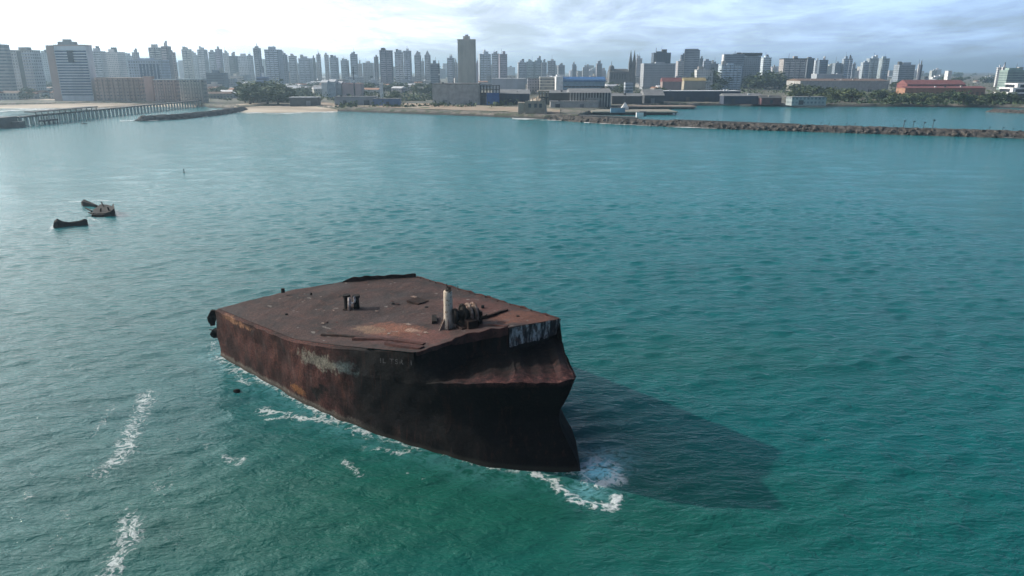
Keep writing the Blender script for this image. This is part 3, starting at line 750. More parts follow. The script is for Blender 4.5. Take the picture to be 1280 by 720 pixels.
    m2 = MB(); m2.tube((-37.6, -9.0, 2.9), (-38.6, -9.5, 3.05), .08, .06, 6); m2.obj('broken_bracket', BLACK_IRON, ship)
    # ship's name, worn almost away, on the bow plating just below the deck edge
    fc = bpy.data.curves.new('lettering', 'FONT'); fc.body = "IL TSR  I"; fc.size = .62; fc.space_character = 1.25
    fo = bpy.data.objects.new('lettering', fc); C.objects.link(fo)
    bpy.context.view_layer.update()
    me = bpy.data.meshes.new_from_object(fo.evaluated_get(bpy.context.evaluated_depsgraph_get()))
    bpy.data.objects.remove(fo)
    mx = max(v.co.x for v in me.vertices)
    s0, s1 = -9.9, -6.45
    for v in me.vertices:
        s = s0 + (s1 - s0) * v.co.x / mx; zt = float(np.interp(s, [-15.8, -6.3], [6.85, 8.45]))
        z = zt - .95 + v.co.y; le = float(np.interp(s, npoly[:4, 0], npoly[:4, 1])); lo_ = -half(s, .69) + lshift(s) - .5 * min(1, max(0, (s + 8) / 8))
        zl = .69 * zd_near(s); q = np.clip((z - zl) / (zt - zl), 0, 1)
        v.co = (s + .04, lo_ + (le - lo_) * q - .30, z)
    me.materials.append(noisy('worn_lettering', (.075, .075, .078), (.012, .012, .012), 2.6, lo=.42, hi=.62, bump=0))
    link('lettering', me, ship)
    return ship
build_wreck()


# ------------------------------------------------------------------ town materials (wall colour comes from each object's own colour)
def facade(name, kind, fh=3.3, ww=3.2, glass=(.05, .065, .085), amt=.75):
    m, t, b = mat(name); P = t.obj(); x, y, z = t.sep(P)
    col = t.n('ShaderNodeObjectInfo').outputs['Color']
    nz = t.sep(t.n('ShaderNodeNewGeometry').outputs['Normal'])[2]
    dirt = t.noise(t.mapping(P, (.08, .08, .03)), 1.0, 4, .6)
    wall = t.mix(t.step(dirt, .3, .75), col, t.vmath('SCALE', col, .68))
    fz = t.math('FRACT', t.math('DIVIDE', z, fh)); fx = t.math('FRACT', t.math('DIVIDE', t.math('ADD', x, y), ww))
    rz = t.math('MULTIPLY', t.math('GREATER_THAN', fz, .32), t.math('LESS_THAN', fz, .82)); cx = t.math('GREATER_THAN', fx, .45)
    if kind == 'grid': k = t.math('MULTIPLY', rz, cx)
    elif kind == 'bands': k = rz
    elif kind == 'cols': k = t.math('MULTIPLY', cx, t.math('LESS_THAN', fz, .86))
    else: k = None
    c = wall
    if k is not None:
        cell = t.n('ShaderNodeTexWhiteNoise'); t.put(cell.inputs['Vector'], t.comb(t.math('FLOOR', t.math('DIVIDE', t.math('ADD', x, y), ww)), t.math('FLOOR', t.math('DIVIDE', z, fh)), 0))
        side = t.math('LESS_THAN', t.math('ABSOLUTE', nz), .5)
        k = t.math('MULTIPLY', t.math('MULTIPLY', k, side), t.math('ADD', amt - .3, t.math('MULTIPLY', cell.outputs['Value'], .45)))
        c = t.mix(k, wall, glass)
        t.put(b.inputs['Roughness'], t.math('SUBTRACT', .85, t.math('MULTIPLY', k, .55)))
    else: b.inputs['Roughness'].default_value = .88
    t.put(b.inputs['Base Color'], c); return m
FAC = {k: facade('facade_' + k, k) for k in ('grid', 'bands', 'cols', 'plain')}
def solid(name, col, rough=.8):
    m, t, b = mat(name); P = t.obj(); n = t.noise(P, .25, 4, .6)
    t.put(b.inputs['Base Color'], t.mix(t.step(n, .35, .68), col, tuple(q * .72 for q in col))); b.inputs['Roughness'].default_value = rough; return m
GLASS_BLUE = solid('blue_glazing', (.045, .085, .17), .3); GLASS_DARK = solid('dark_glazing', (.022, .030, .042), .3)
CONC = solid('weathered_concrete', (.40, .39, .37)); CONC_D = solid('dark_concrete', (.085, .085, .085)); WHITEW = solid('white_wall', (.75, .75, .73))
STEEL_D = solid('dark_steel', (.045, .05, .06)); BLUE_ROOF = solid('blue_sheet_roof', (.025, .13, .33)); BLUE_LITE = solid('pale_blue_cladding', (.22, .33, .42))
RED_TILE = solid('red_tile', (.22, .075, .070)); TERRA = solid('terracotta_wall', (.36, .19, .12)); GREY_ROOF = solid('grey_sheet_roof', (.20, .205, .21)); BROWN_ROOF = solid('brown_roof', (.17, .11, .08))
PALE_ROOF = solid('pale_sheet_roof', (.62, .63, .64)); YEL_ROOF = solid('ochre_roof', (.36, .28, .12)); BLUE_TARP = solid('blue_tarpaulin', (.03, .11, .32)); NAVY = solid('navy_cladding', (.028, .042, .075))
STONE = solid('grey_stone', (.13, .135, .14)); RUIN = solid('ruined_plaster', (.33, .27, .21)); SANDY = solid('sandy_rubble', (.40, .33, .25))
WALLC = FAC['plain']

ENTRIES = []     # things whose label is finished with their place along the skyline
def bw(px0, px1, Y, z): return xat(px0, Y, z), xat(px1, Y, z)
def Yb(px, py, z=LZ): return float(at(px, py, z)[1])

def tower(px0, px1, ytop, Y, col, kind='grid', yaw=0.0, r=.75, roof=None, desc='pale tower block', cat='building', name='tower_block', balc=0, mast=0, parts=True, z0=LZ, label=None, group=None, crown=None):
    col = tuple(min(.72, c * 1.3) for c in col); ztop = zat(ytop, Y); h = ztop - z0; zc = (ztop + z0) / 2
    x0, x1 = bw(px0, px1, Y, zc); cx = (x0 + x1) / 2; view = math.atan2(cx, Y); a = abs(yaw - view * -1) if False else abs(R(yaw) + view)
    w = (x1 - x0) / (abs(math.cos(a)) + r * abs(math.sin(a))); d = r * w
    e = empty(name, (cx, Y + d / 2, z0), R(yaw), col)
    hw, hd = w / 2, d / 2
    mb = MB(); mb.box(-hw, hw, -hd, hd, -1, h)
    mb.obj('wall', FAC[kind], e)
    if parts:
        MB().box(-hw - .25, hw + .25, -hd - .25, hd + .25, h, h + .9).obj('parapet', WALLC, e)
        rw, rh = roof if roof else (random.uniform(.25, .5), random.uniform(2.5, 5))
        ox = random.uniform(-.15, .15) * w
        MB().box(ox - rw * hw, ox + rw * hw, -rw * hd, rw * hd, h + .9, h + .9 + rh).obj('rooftop_house', WALLC, e)
        if random.random() < .6:
            tx = random.uniform(-.35, .35) * w; tw = random.uniform(.08, .16) * w
            MB().box(tx - tw, tx + tw, -hd * .3, hd * .25, h + .9, h + .9 + rh + random.uniform(1, 3.5)).obj('rooftop_tank', random.choice([CONC, WHITEW, CONC_D]), e)
        if random.random() < .35:
            m2 = MB(); ax_ = random.uniform(-.2, .2) * w; m2.tube((ax_, hd * .4, h + .9), (ax_, hd * .4, h + rh + random.uniform(5, 10)), .3, .15, 5); m2.obj('antenna', STEEL_D, e)
        for q in range(balc):
            bx = (-.5 + (q + .5) / balc) * w * .92; bwid = w / balc * .36
            MB().box(bx - bwid, bx + bwid, -hd - 1.1, -hd + .1, 3.5, h - 1.5).obj('balcony_stack', FAC['bands'], e, color=tuple(min(.8, c * 1.25) for c in col))
        if mast:
            m2 = MB(); m2.tube((ox, 0, h + rh), (ox, 0, h + rh + mast), .5, .2, 6); m2.obj('mast', STEEL_D, e)
        if crown == 'point':
            MB().taper(-hw * .8, hw * .8, -hd * .8, hd * .8, h + .9, h + 9, .12).obj('roof_cap', WALLC, e)
    if label: tag(e, label, cat, group)
    else: ENTRIES.append((e, (px0 + px1) / 2, desc, cat, group))
    return e, w, d, h

PG, CR, VI, TAN, PINK, BLG, DG, WH = (.42, .42, .42), (.50, .46, .40), (.34, .31, .36), (.46, .40, .31), (.48, .33, .28), (.30, .36, .42), (.16, .17, .18), (.66, .66, .64)

# ------------------------------------------------------------------ seafront, left
def striped_hotel():
    Y = Yb(88, 126); e, w, d, h = tower(62.5, 112, 57.5, Y, (.62, .64, .68), 'plain', yaw=4, r=.34, parts=False, name='hotel_tower', label='broad seafront hotel tower striped with blue window bands and a pinkish end wall')
    hw, hd = w / 2, d / 2; xa = -hw + w * .19
    MB().box(-hw - .15, xa, -hd - .3, hd + .3, 0, h + .6).obj('end_wall', WALLC, e, color=(.50, .36, .31))
    nf = 17; fh = (h - 8) / nf
    for k in range(nf):
        MB().box(xa + .4, hw - .4, -hd - .12, -hd + .3, 5 + k * fh, 5 + k * fh + fh * .52).obj('window_band', GLASS_BLUE, e)
        MB().box(xa, hw + .1, -hd - .9, -hd + .2, 5 + k * fh + fh * .62, 5 + k * fh + fh * .95).obj('balcony', WALLC, e, color=(.66, .67, .70))
    MB().box(xa + w * .33, xa + w * .47, -hd - 1.2, -hd, h * .70, h - 4).obj('service_panel', NAVY, e)
    MB().box(-hw * .45, hw * .36, -hd * .6, hd * .6, h, h + 4).obj('rooftop_house', CONC, e); MB().box(-hw * .22, hw * .12, -hd * .4, hd * .4, h + 4, h + 6.2).obj('rooftop_tank', CONC, e)
    MB().box(xa, hw + .1, -hd - .2, hd, h, h + 1.2).obj('parapet', WALLC, e, color=(.55, .42, .38))
striped_hotel()
def winged_apartments():
    Y = Yb(30, 121); e, w, d, h = tower(14, 47, 64, Y, (.46, .46, .46), 'grid', yaw=-6, r=.6, parts=False, name='apartment_tower', label='grey apartment tower with a dark recessed middle, left neighbour of the striped hotel')
    hw, hd = w / 2, d / 2
    MB().box(-hw * .28, hw * .12, -hd - .3, -hd + .4, 0, h + 1).obj('stair_recess', GLASS_DARK, e)
    nf = 15; fh = (h - 3) / nf
    for k in range(nf):
        MB().box(hw * .18, hw * .96, -hd - 1.0, -hd, 3 + k * fh, 3 + k * fh + 1.1).obj('balcony', WALLC, e, color=(.42, .45, .52))
        MB().box(-hw * .98, -hw * .34, -hd - .7, -hd, 3 + k * fh, 3 + k * fh + 1.0).obj('balcony', WALLC, e, color=(.55, .54, .52))
    MB().box(-hw - .3, hw + .3, -hd - .8, hd, h, h + 1.3).obj('parapet', CONC, e); MB().box(-hw * .3, hw * .45, -hd * .5, hd * .5, h + 1.3, h + 4.4).obj('rooftop_house', CONC, e)
winged_apartments()
tower(-14, 11, 56.5, Yb(8, 123), (.27, .27, .275), 'bands', yaw=8, r=.6, roof=(.4, 2), label='tall grey slab tower cut off by the left edge of the photo')
for k, (a, b_, yt, by, col, lab) in enumerate([(118, 179, 98, 126, (.44, .31, .25), 'long salmon-pink six-storey block on the beach right of the striped hotel'),
                                               (179.5, 192, 96.5, 126.5, (.46, .30, .25), 'plain pink stair block wedged between two long salmon-pink beach blocks'),
                                               (192.5, 222, 100, 127, (.46, .33, .29), 'pink beachside block with a white roof edge beside the cream block'),
                                               (224, 256, 99.5, 128.5, (.50, .42, .36), 'cream seven-storey beachside block nearest the dark trees of the cove')]):
    Y = Yb((a + b_) / 2, by); e, w, d, h = tower(a, b_, yt, Y, col, 'grid' if k != 1 else 'plain', yaw=2, r=.4 if k != 1 else .9, parts=False, name='apartment_block', label=lab)
    hw, hd = w / 2, d / 2; nf = 6
    if k != 1:
        for q in range(nf):
            MB().box(-hw * .96, hw * .96, -hd - .5, -hd + .1, 2.2 + q * (h - 2) / nf, 2.2 + q * (h - 2) / nf + .8).obj('balcony', WALLC, e, color=tuple(min(.8, c * 1.2) for c in col))
        for q in range(9):
            xx = -hw + (q + .5) * w / 9; MB().box(xx - .35, xx + .35, -hd - .6, -hd, 0, h).obj('wall_fin', WALLC, e, color=tuple(c * .8 for c in col))
    MB().box(-hw - .2, hw + .2, -hd - .7, hd + .2, h, h + .8).obj('roof', PALE_ROOF if k in (2, 3) else WALLC, e)
def blue_block():
    e, w, d, h = tower(160, 207, 75.5, 930, (.36, .40, .46), 'grid', yaw=-4, r=.5, roof=(.4, 2), name='office_block', label='grey office block with tall vertical blue window strips behind the salmon-pink blocks')
    for q in range(6):
        xx = -w / 2 + w * (.34 + q * .105); MB().box(xx, xx + w * .065, -d / 2 - .2, -d / 2 + .2, 4, h - 4).obj('window_strip', GLASS_BLUE, e)
blue_block()

# ------------------------------------------------------------------ towers one can tell apart
T = [  # px0 px1 ytop Y colour kind yaw balconies desc
 (48, 62, 66.5, 1250, PG, 'grid', 10, 0, 'pale grey tower block'), (112.5, 131, 64.5, 1150, (.44, .42, .42), 'grid', 4, 2, 'pale grey tower block'), (131, 154, 65.5, 1300, (.48, .43, .41), 'grid', -8, 0, 'broad pale pinkish tower block'),
 (154, 168, 70, 1500, PG, 'grid', 5, 0, 'pale grey tower block'), (167, 175, 66, 1350, (.34, .34, .35), 'cols', 0, 0, 'thin grey tower block'), (187, 204, 60, 1150, (.50, .47, .43), 'cols', 12, 2, 'tall pale cream tower block'),
 (203.5, 215, 58.5, 1060, (.33, .29, .29), 'cols', -10, 1, 'tall dark brownish tower block'), (214.5, 221, 66, 1100, (.40, .34, .33), 'grid', 8, 0, 'thin brownish tower block'),
 (228, 240, 62, 1500, CR, 'cols', 14, 2, 'pale cream tower block'), (240, 248, 69, 1650, PG, 'grid', 0, 0, 'small pale grey tower block'), (248, 260, 62.5, 1450, (.40, .40, .41), 'cols', -12, 2, 'pale grey tower block'),
 (262, 271, 65.5, 1500, PG, 'cols', 10, 1, 'pale grey tower block'), (270.5, 279, 62, 1400, VI, 'cols', -6, 1, 'mauve-grey tower block'), (280, 287, 66.5, 1600, PG, 'grid', 6, 0, 'pale grey tower block'),
 (287, 297, 70.5, 1350, DG, 'cols', -8, 1, 'dark grey tower block'), (297, 311, 70.5, 1550, WH, 'grid', 5, 0, 'broad whitish tower block'), (310, 317, 70, 1500, PG, 'grid', 0, 0, 'pale grey tower block'),
 (331, 352, 62.5, 1300, (.33, .36, .42), 'cols', -6, 3, 'broad bluish-grey tower block'), (352, 360, 69, 1350, (.25, .27, .31), 'grid', 10, 0, 'dark bluish tower block'), (361, 371, 70.5, 1500, PG, 'grid', 8, 1, 'pale grey tower block'),
 (373, 390, 73.5, 1500, (.36, .38, .42), 'grid', -4, 2, 'broad bluish-grey tower block'), (391.5, 395, 73, 1450, DG, 'plain', 0, 0, 'thin dark tower block'), (396, 401.5, 68.5, 1550, PG, 'grid', 9, 0, 'thin pale grey tower block'),
 (406, 411.5, 69, 1550, PG, 'grid', -9, 0, 'thin pale grey tower block'), (412, 423, 72.5, 1450, (.33, .34, .37), 'grid', 5, 1, 'grey tower block'), (426, 436, 76, 1500, (.30, .32, .35), 'grid', -5, 1, 'grey tower block'),
 (438, 447, 68, 1500, (.36, .36, .38), 'cols', 12, 1, 'grey tower block'), (448, 453, 80, 1600, PG, 'grid', 0, 0, 'low grey tower block'), (453, 466, 79, 1550, PG, 'grid', 5, 0, 'low broad grey tower block'),
 (468, 473.5, 71.5, 1300, (.26, .26, .27), 'cols', -4, 0, 'thin dark grey tower block'), (493.5, 504, 65.5, 1350, (.40, .42, .46), 'cols', 6, 2, 'pale bluish tower block'), (504.5, 514.5, 64, 1330, (.37, .39, .43), 'cols', -8, 2, 'pale bluish tower block'),
 (518, 526.5, 69.5, 1450, (.36, .36, .37), 'cols', 4, 1, 'point-topped grey tower block'), (527, 530.5, 77, 1600, PG, 'grid', 0, 0, 'thin low grey tower block'), (531, 538.5, 69.5, 1450, (.33, .34, .36), 'cols', -4, 1, 'point-topped grey tower block'),
 (538, 549.5, 80, 1150, (.20, .215, .24), 'bands', 5, 0, 'low dark grey tower block'), (559, 568, 73, 1400, (.30, .33, .38), 'cols', -6, 1, 'bluish-grey tower block'), (568, 571.5, 78, 1500, PG, 'grid', 0, 0, 'thin pale tower block'),
 (595, 598, 79, 1500, VI, 'plain', 0, 0, 'thin mauve tower block'), (598, 613.5, 68, 1500, (.38, .43, .48), 'cols', 10, 3, 'pale bluish tower block'), (614.5, 624, 67.5, 1480, (.40, .42, .45), 'cols', -5, 1, 'pale grey tower block'),
 (623.5, 634, 68, 1420, (.30, .27, .31), 'grid', 8, 1, 'mauve-grey tower block'), (647, 658.5, 78.5, 1500, (.36, .37, .39), 'grid', 6, 1, 'grey tower block'), (658, 669, 77.5, 1550, (.27, .33, .35), 'grid', -5, 1, 'greenish-grey tower block'),
 (668, 677.5, 76, 1550, (.28, .33, .35), 'cols', 5, 1, 'greenish-grey tower block'), (677, 683.5, 78.5, 1500, (.33, .35, .37), 'grid', 0, 0, 'grey tower block'), (684.5, 694.5, 76.5, 1500, (.35, .35, .36), 'cols', -7, 2, 'grey tower block'),
 (697, 706, 82, 1600, (.28, .30, .33), 'grid', 5, 0, 'small grey tower block'), (715, 720, 81, 1650, (.20, .22, .26), 'grid', 0, 0, 'small dark tower block'), (728, 736, 84.5, 1700, (.34, .36, .38), 'grid', 0, 0, 'small grey tower block'),
 (745, 752.5, 80, 1500, (.22, .23, .26), 'grid', 5, 0, 'small dark grey tower block'), (795, 802.5, 73.5, 1500, (.34, .34, .36), 'grid', -5, 0, 'pale grey tower block'), (845, 857, 77, 1350, (.34, .33, .33), 'grid', 8, 1, 'grey tower block'),
 (850, 856, 69, 1450, (.12, .14, .18), 'plain', 0, 0, 'thin dark tower block'), (873, 878, 73.5, 1350, (.22, .25, .29), 'grid', 0, 0, 'thin dark grey tower block'), (877.5, 889, 76.5, 1400, (.28, .31, .36), 'grid', 6, 1, 'bluish-grey tower block'),
 (888, 898, 80, 1450, (.15, .17, .20), 'grid', -4, 0, 'low dark tower block'), (951, 963.5, 72.5, 1300, (.46, .52, .56), 'grid', 10, 1, 'pale blue tower block'), (964, 971, 85, 1600, PG, 'grid', 0, 0, 'low pale tower block'),
 (1017, 1025, 76, 1350, (.38, .42, .46), 'grid', 5, 1, 'pale blue tower block'), (1022.5, 1034.5, 75.5, 1300, (.10, .14, .19), 'cols', -5, 1, 'dark blue tower block'), (1041, 1051.5, 79.5, 1400, (.20, .24, .28), 'grid', 5, 0, 'dark grey tower block'),
 (1052, 1060, 74, 1400, (.27, .32, .37), 'cols', 8, 1, 'bluish-grey tower block'), (1059, 1064.5, 73.8, 1420, (.33, .37, .42), 'cols', -4, 1, 'bluish-grey tower block'), (1064, 1068.5, 80, 1450, (.28, .32, .36), 'grid', 0, 0, 'thin low grey tower block'),
 (1076, 1086, 78.5, 1450, (.33, .38, .42), 'grid', 6, 1, 'pale bluish tower block'), (1084, 1098, 73.5, 1480, (.32, .37, .40), 'cols', -5, 2, 'broad bluish-grey tower block'), (1099, 1111, 73.5, 1450, (.30, .36, .38), 'cols', 8, 2, 'greenish-grey tower block'),
 (1121, 1145, 81.5, 1350, (.24, .28, .32), 'bands', -4, 0, 'broad dark grey office block'), (1146, 1148.5, 81.5, 1340, WH, 'plain', 0, 0, 'thin white tower block'), (1148.5, 1151.5, 81.5, 1330, (.06, .07, .10), 'plain', 0, 0, 'thin near-black tower block'),
 (1245, 1250, 85, 1250, WH, 'grid', 0, 0, 'small white tower block'), (1251, 1256, 84.5, 1240, (.55, .52, .52), 'grid', 0, 0, 'small pale pink tower block'),
 (474.5, 491, 63.5, 1250, (.27, .25, .28), 'cols', 5, 2, 'broad violet-grey tower block with a roof box'), (320, 335, 97, 880, (.20, .25, .36), 'bands', 0, 0, 'low bluish office block'), (256, 282, 92, 1000, (.13, .16, .20), 'bands', 4, 0, 'low long dark block'),
]
for (a, b_, yt, Y, col, kind, yaw, bal, desc) in T:
    tower(a, b_, yt, Y, col, kind, yaw, balc=bal, desc=desc, crown='point' if 'point' in desc else None, r=random.uniform(.6, .95))

def needle():
    e, w, d, h = tower(317.5, 327, 60, 1250, (.36, .37, .40), 'cols', 0, r=.9, parts=False, name='tower_block', label='tall slim blue-grey tower stepped up to a short needle, in the left skyline')
    hw = w / 2
    MB().box(-hw * .5, hw * .5, -hw * .4, hw * .4, h, h + 3).obj('rooftop_house', WALLC, e)
    m2 = MB(); m2.tube((hw * .1, 0, h + 3), (hw * .1, 0, h + 9), .8, .2, 6); m2.obj('mast', STEEL_D, e)
    MB().box(-hw * .35, hw * .35, -w * .45 - 1.3, -w * .45, 3, h + 1).obj('balcony_stack', FAC['bands'], e, color=(.48, .48, .5))
    MB().box(hw * .8, hw * 1.5, -w * .3, w * .3, 0, h * .55).obj('side_wing', FAC['grid'], e)
needle()
def tan_tower():
    e, w, d, h = tower(572, 594.5, 49.5, 1300, (.40, .34, .26), 'plain', yaw=3, r=.6, parts=False, name='tower_block', label='tallest tower of the skyline, plain tan-brown with a box on its roof')
    hw, hd = w / 2, d / 2
    for k in range(13):
        xx = -hw + (k + .5) * w / 13; MB().box(xx - .55, xx + .55, -hd - .6, -hd, 4, h - 3).obj('wall_fin', WALLC, e, color=(.47, .40, .31))
    MB().box(hw - 2.6, hw + .3, -hd - .9, hd, 2, h - .5).obj('corner_strip', WALLC, e, color=(.30, .26, .21))
    MB().box(-hw - .3, hw + .3, -hd - 1, hd + .3, h - .6, h + .8).obj('parapet', WALLC, e); MB().box(-hw * .38, hw * .38, -hd * .4, hd * .4, h + .8, h + 6).obj('rooftop_house', WALLC, e); MB().box(-hw * .15, hw * .2, -hd * .3, hd * .3, h + 6, h + 8.5).obj('rooftop_tank', CONC, e)
tan_tower()
def antenna(px, ytop, Y, lab):
    z1 = zat(ytop, Y); x = xat(px, Y, (z1 + LZ) / 2); e = empty('radio_mast', (x, Y, LZ)); h = z1 - LZ
    m2 = MB(); m2.tube((0, 0, 0), (0, 0, h), .9, .35, 6); m2.obj('mast', STEEL_D, e); m2 = MB(); m2.tube((-2.2, 0, h * .8), (2.2, 0, h * .8), .3, .3, 5); m2.obj('crossarm', STEEL_D, e); m2 = MB(); m2.tube((0, -.7, h * .55), (0, -1.2, h * .55), 1.2, 1.2, 10); m2.obj('dish', WHITEW, e)
    tag(e, lab, 'mast')
antenna(549, 75.5, 1050, 'thin radio mast rising from the roofs left of the tallest tan tower')
antenna(442.5, 83, 760, 'slim pale mast among the low roofs below the grey towers, left of centre')
antenna(819, 59.5, 1190, 'short mast standing behind the dark glass office box')

# ------------------------------------------------------------------ centre: hangars, frames, warehouses
def shed(px0, px1, ytop, by, d, wallm, roofm, label, name='warehouse', roof='flat', yaw=0, rh=2.0, color=None, cat='warehouse', Y=None):
    Y = Y or Yb((px0 + px1) / 2, by); ztop = zat(ytop, Y); h = ztop - LZ; x0, x1 = bw(px0, px1, Y, (ztop + LZ) / 2); w = x1 - x0
    e = empty(name, ((x0 + x1) / 2, Y, LZ), R(yaw), color or (.4, .4, .4)); hw = w / 2
    hb = h - (rh if roof == 'gable' else .5)
    MB().box(-hw, hw, 0, d, -.8, hb).obj('wall', wallm, e)
    if roof == 'gable': MB().gable(-hw - .6, hw + .6, -.8, d + .8, hb + .003, h).obj('roof', roofm, e)
    else: MB().box(-hw - .3, hw + .3, -.3, d + .3, hb + .003, h).obj('roof', roofm, e)
    g = random.Random(label); nd = max(1, int(w / 16))
    for k in range(nd):
        if h < 4 or wallm in (RED_TILE, WHITEW): break
        xx = -hw + (k + .5 + g.uniform(-.25, .25)) * w / nd; dw = g.uniform(1.2, 2.4); MB().box(xx - dw, xx + dw, -.14, .1, 0, min(4.2, hb * .62)).obj('door', g.choice([GLASS_DARK, CONC_D, STEEL_D, GREY_ROOF]), e)
    for k in range(max(1, int(w / 22))):
        if w < 14: break
        xx = g.uniform(-hw * .85, hw * .85); vh = g.uniform(.7, 1.6); z0 = hb - .2 if roof == 'gable' else h - .1
        MB().box(xx - .8, xx + .8, d * .18, d * .18 + 1.8, z0, z0 + vh + (1.0 if roof == 'gable' else 0)).obj('roof_vent', g.choice([CONC, STEEL_D, PALE_ROOF]), e)
    tag(e, label, cat); return e, w, h
e, w, h = shed(541, 599.5, 104.5, 131.5, 40, CONC, CONC_D, 'windowless grey concrete warehouse box beside the steel frame, below the tan tower')
for k in range(7): MB().box(-w / 2 + k * w / 6.2 - .3, -w / 2 + k * w / 6.2 + .3, -.35, 0, 0, h - .6).obj('wall_pier', CONC, e)
def frame_building():
    Y = Yb(612, 131.5); zt = zat(106.5, Y); h = zt - LZ; x0, x1 = bw(600.5, 624, Y, LZ + h / 2); w = x1 - x0
    e = empty('steel_frame_building', ((x0 + x1) / 2, Y, LZ)); tag(e, 'open dark steel frame building with blue tarpaulin round its lower floors', 'building')
    for k in range(7):
        for yy in (0, 12):
            xx = -w / 2 + k * w / 6; MB().box(xx - .3, xx + .3, yy - .3, yy + .3, 0, h).obj('column', STEEL_D, e)
    for zz_ in (h * .5, h * .78, h):
        MB().box(-w / 2, w / 2, -.35, 12.3, zz_ - .4, zz_ + .05).obj('floor_slab', STEEL_D, e)
    MB().box(-w / 2 + w * .33, w / 2 + .1, -.5, -.38, .1, h * .62).obj('tarpaulin', BLUE_TARP, e); MB().box(-w / 2, -w / 2 + w * .3, 4, 4.2, 0, h * .62).obj('back_wall', NAVY, e)
frame_building()
e, w, h = shed(624, 662, 112.5, 131, 45, NAVY, GREY_ROOF, 'low dark navy warehouse between the steel frame and the sandy ruin', roof='gable', rh=3)
for k in range(8): MB().box(-w / 2 + (k + .2) * w / 8, -w / 2 + (k + .35) * w / 8, -.2, 0, 0, h - 3.4).obj('wall_rib', STEEL_D, e)
shed(615, 657, 98, 110, 30, WALLC, PALE_ROOF, 'long low grey building with a pale roof behind the navy warehouse', name='factory_hall', color=(.45, .46, .48), cat='hall', Y=860)
e, w, h = shed(675, 693, 96, 112, 25, FAC['bands'], PALE_ROOF, 'cream block with dark floor bands left of the blue-roofed hangar', name='apartment_block', color=(.50, .48, .42), cat='building', Y=880)
shed(659.5, 675, 98, 112, 20, FAC['grid'], GREY_ROOF, 'small pale mauve block above the sandy ruin', name='apartment_block', color=(.45, .42, .45), cat='building', Y=900)
def blue_hangar():
    Y = 850; zt = zat(96, Y); h = zt - LZ; x0, x1 = bw(695, 756, Y, LZ + h / 2); w = x1 - x0
    e = empty('hangar', ((x0 + x1) / 2, Y, LZ), 0, (.5, .5, .5)); tag(e, 'wide hangar with a bright blue roof and a white end wall', 'hangar'); hw = w / 2
    MB().box(-hw + w * .14, hw, 0, 40, -.8, h - 3).obj('wall', BLUE_LITE, e); MB().box(-hw, -hw + w * .14, -.6, 40, -.8, h).obj('end_wall', WHITEW, e)
    MB().add([(-hw + w * .14, -1.2, h - 4.2), (hw + .8, -1.2, h - 4.2), (hw + .8, 12, h), (-hw + w * .14, 12, h), (hw + .8, 41, h - 2), (-hw + w * .14, 41, h - 2), (-hw + w * .14, -1.2, h - 5), (hw + .8, -1.2, h - 5)],
             [(0, 1, 2, 3), (3, 2, 4, 5), (6, 7, 1, 0)]).obj('roof', BLUE_ROOF, e)
    for q in (.28, .46): MB().box(-hw + w * .16, hw - .5, -.25, .1, h * q, h * q + 1.4).obj('window_band', GLASS_DARK, e)
    for k in range(11): MB().box(-hw + w * .14 + k * w * .085, -hw + w * .14 + k * w * .085 + .5, -.5, 0, 0, h * .5).obj('wall_pier', BLUE_LITE, e)
blue_hangar()
def column_shed():
    Y = Yb(738, 133.5); zt = zat(111, Y); h = zt - LZ; x0, x1 = bw(713, 763, Y, LZ + h / 2); w = x1 - x0
    e = empty('open_shed', ((x0 + x1) / 2, Y, LZ)); tag(e, 'long open shed on rows of pale columns under a grey gable roof', 'shed'); hw = w / 2
    MB().gable(-hw - 1, hw + 1, -1.5, 32, h - 3, h).obj('roof', GREY_ROOF, e); MB().box(-hw, hw, 26, 27, 0, h - 3.01).obj('back_wall', CONC_D, e); MB().box(hw * .72, hw, .4, 26, 0, h - 3.01).obj('end_room', NAVY, e)
    for k in range(15): MB().box(-hw + k * w / 14 - .5, -hw + k * w / 14 + .5, -1, 0, 0, h - 3.01).obj('column', CONC, e)
    MB().box(-hw * .2, hw * .6, 1, 1.6, 0, h * .5).obj('side_wall', CONC, e)
column_shed()
shed(682, 714, 113, 130, 25, CONC_D, GREY_ROOF, 'low dark shed joining the sandy ruin to the columned shed', name='shed', roof='gable', cat='shed', Y=Yb(700, 131))
shed(688, 748, 126.5, 131, 10, CONC, GREY_ROOF, 'long low concrete shed in front of the columned shed', name='shed', cat='shed', Y=Yb(715, 134.5))
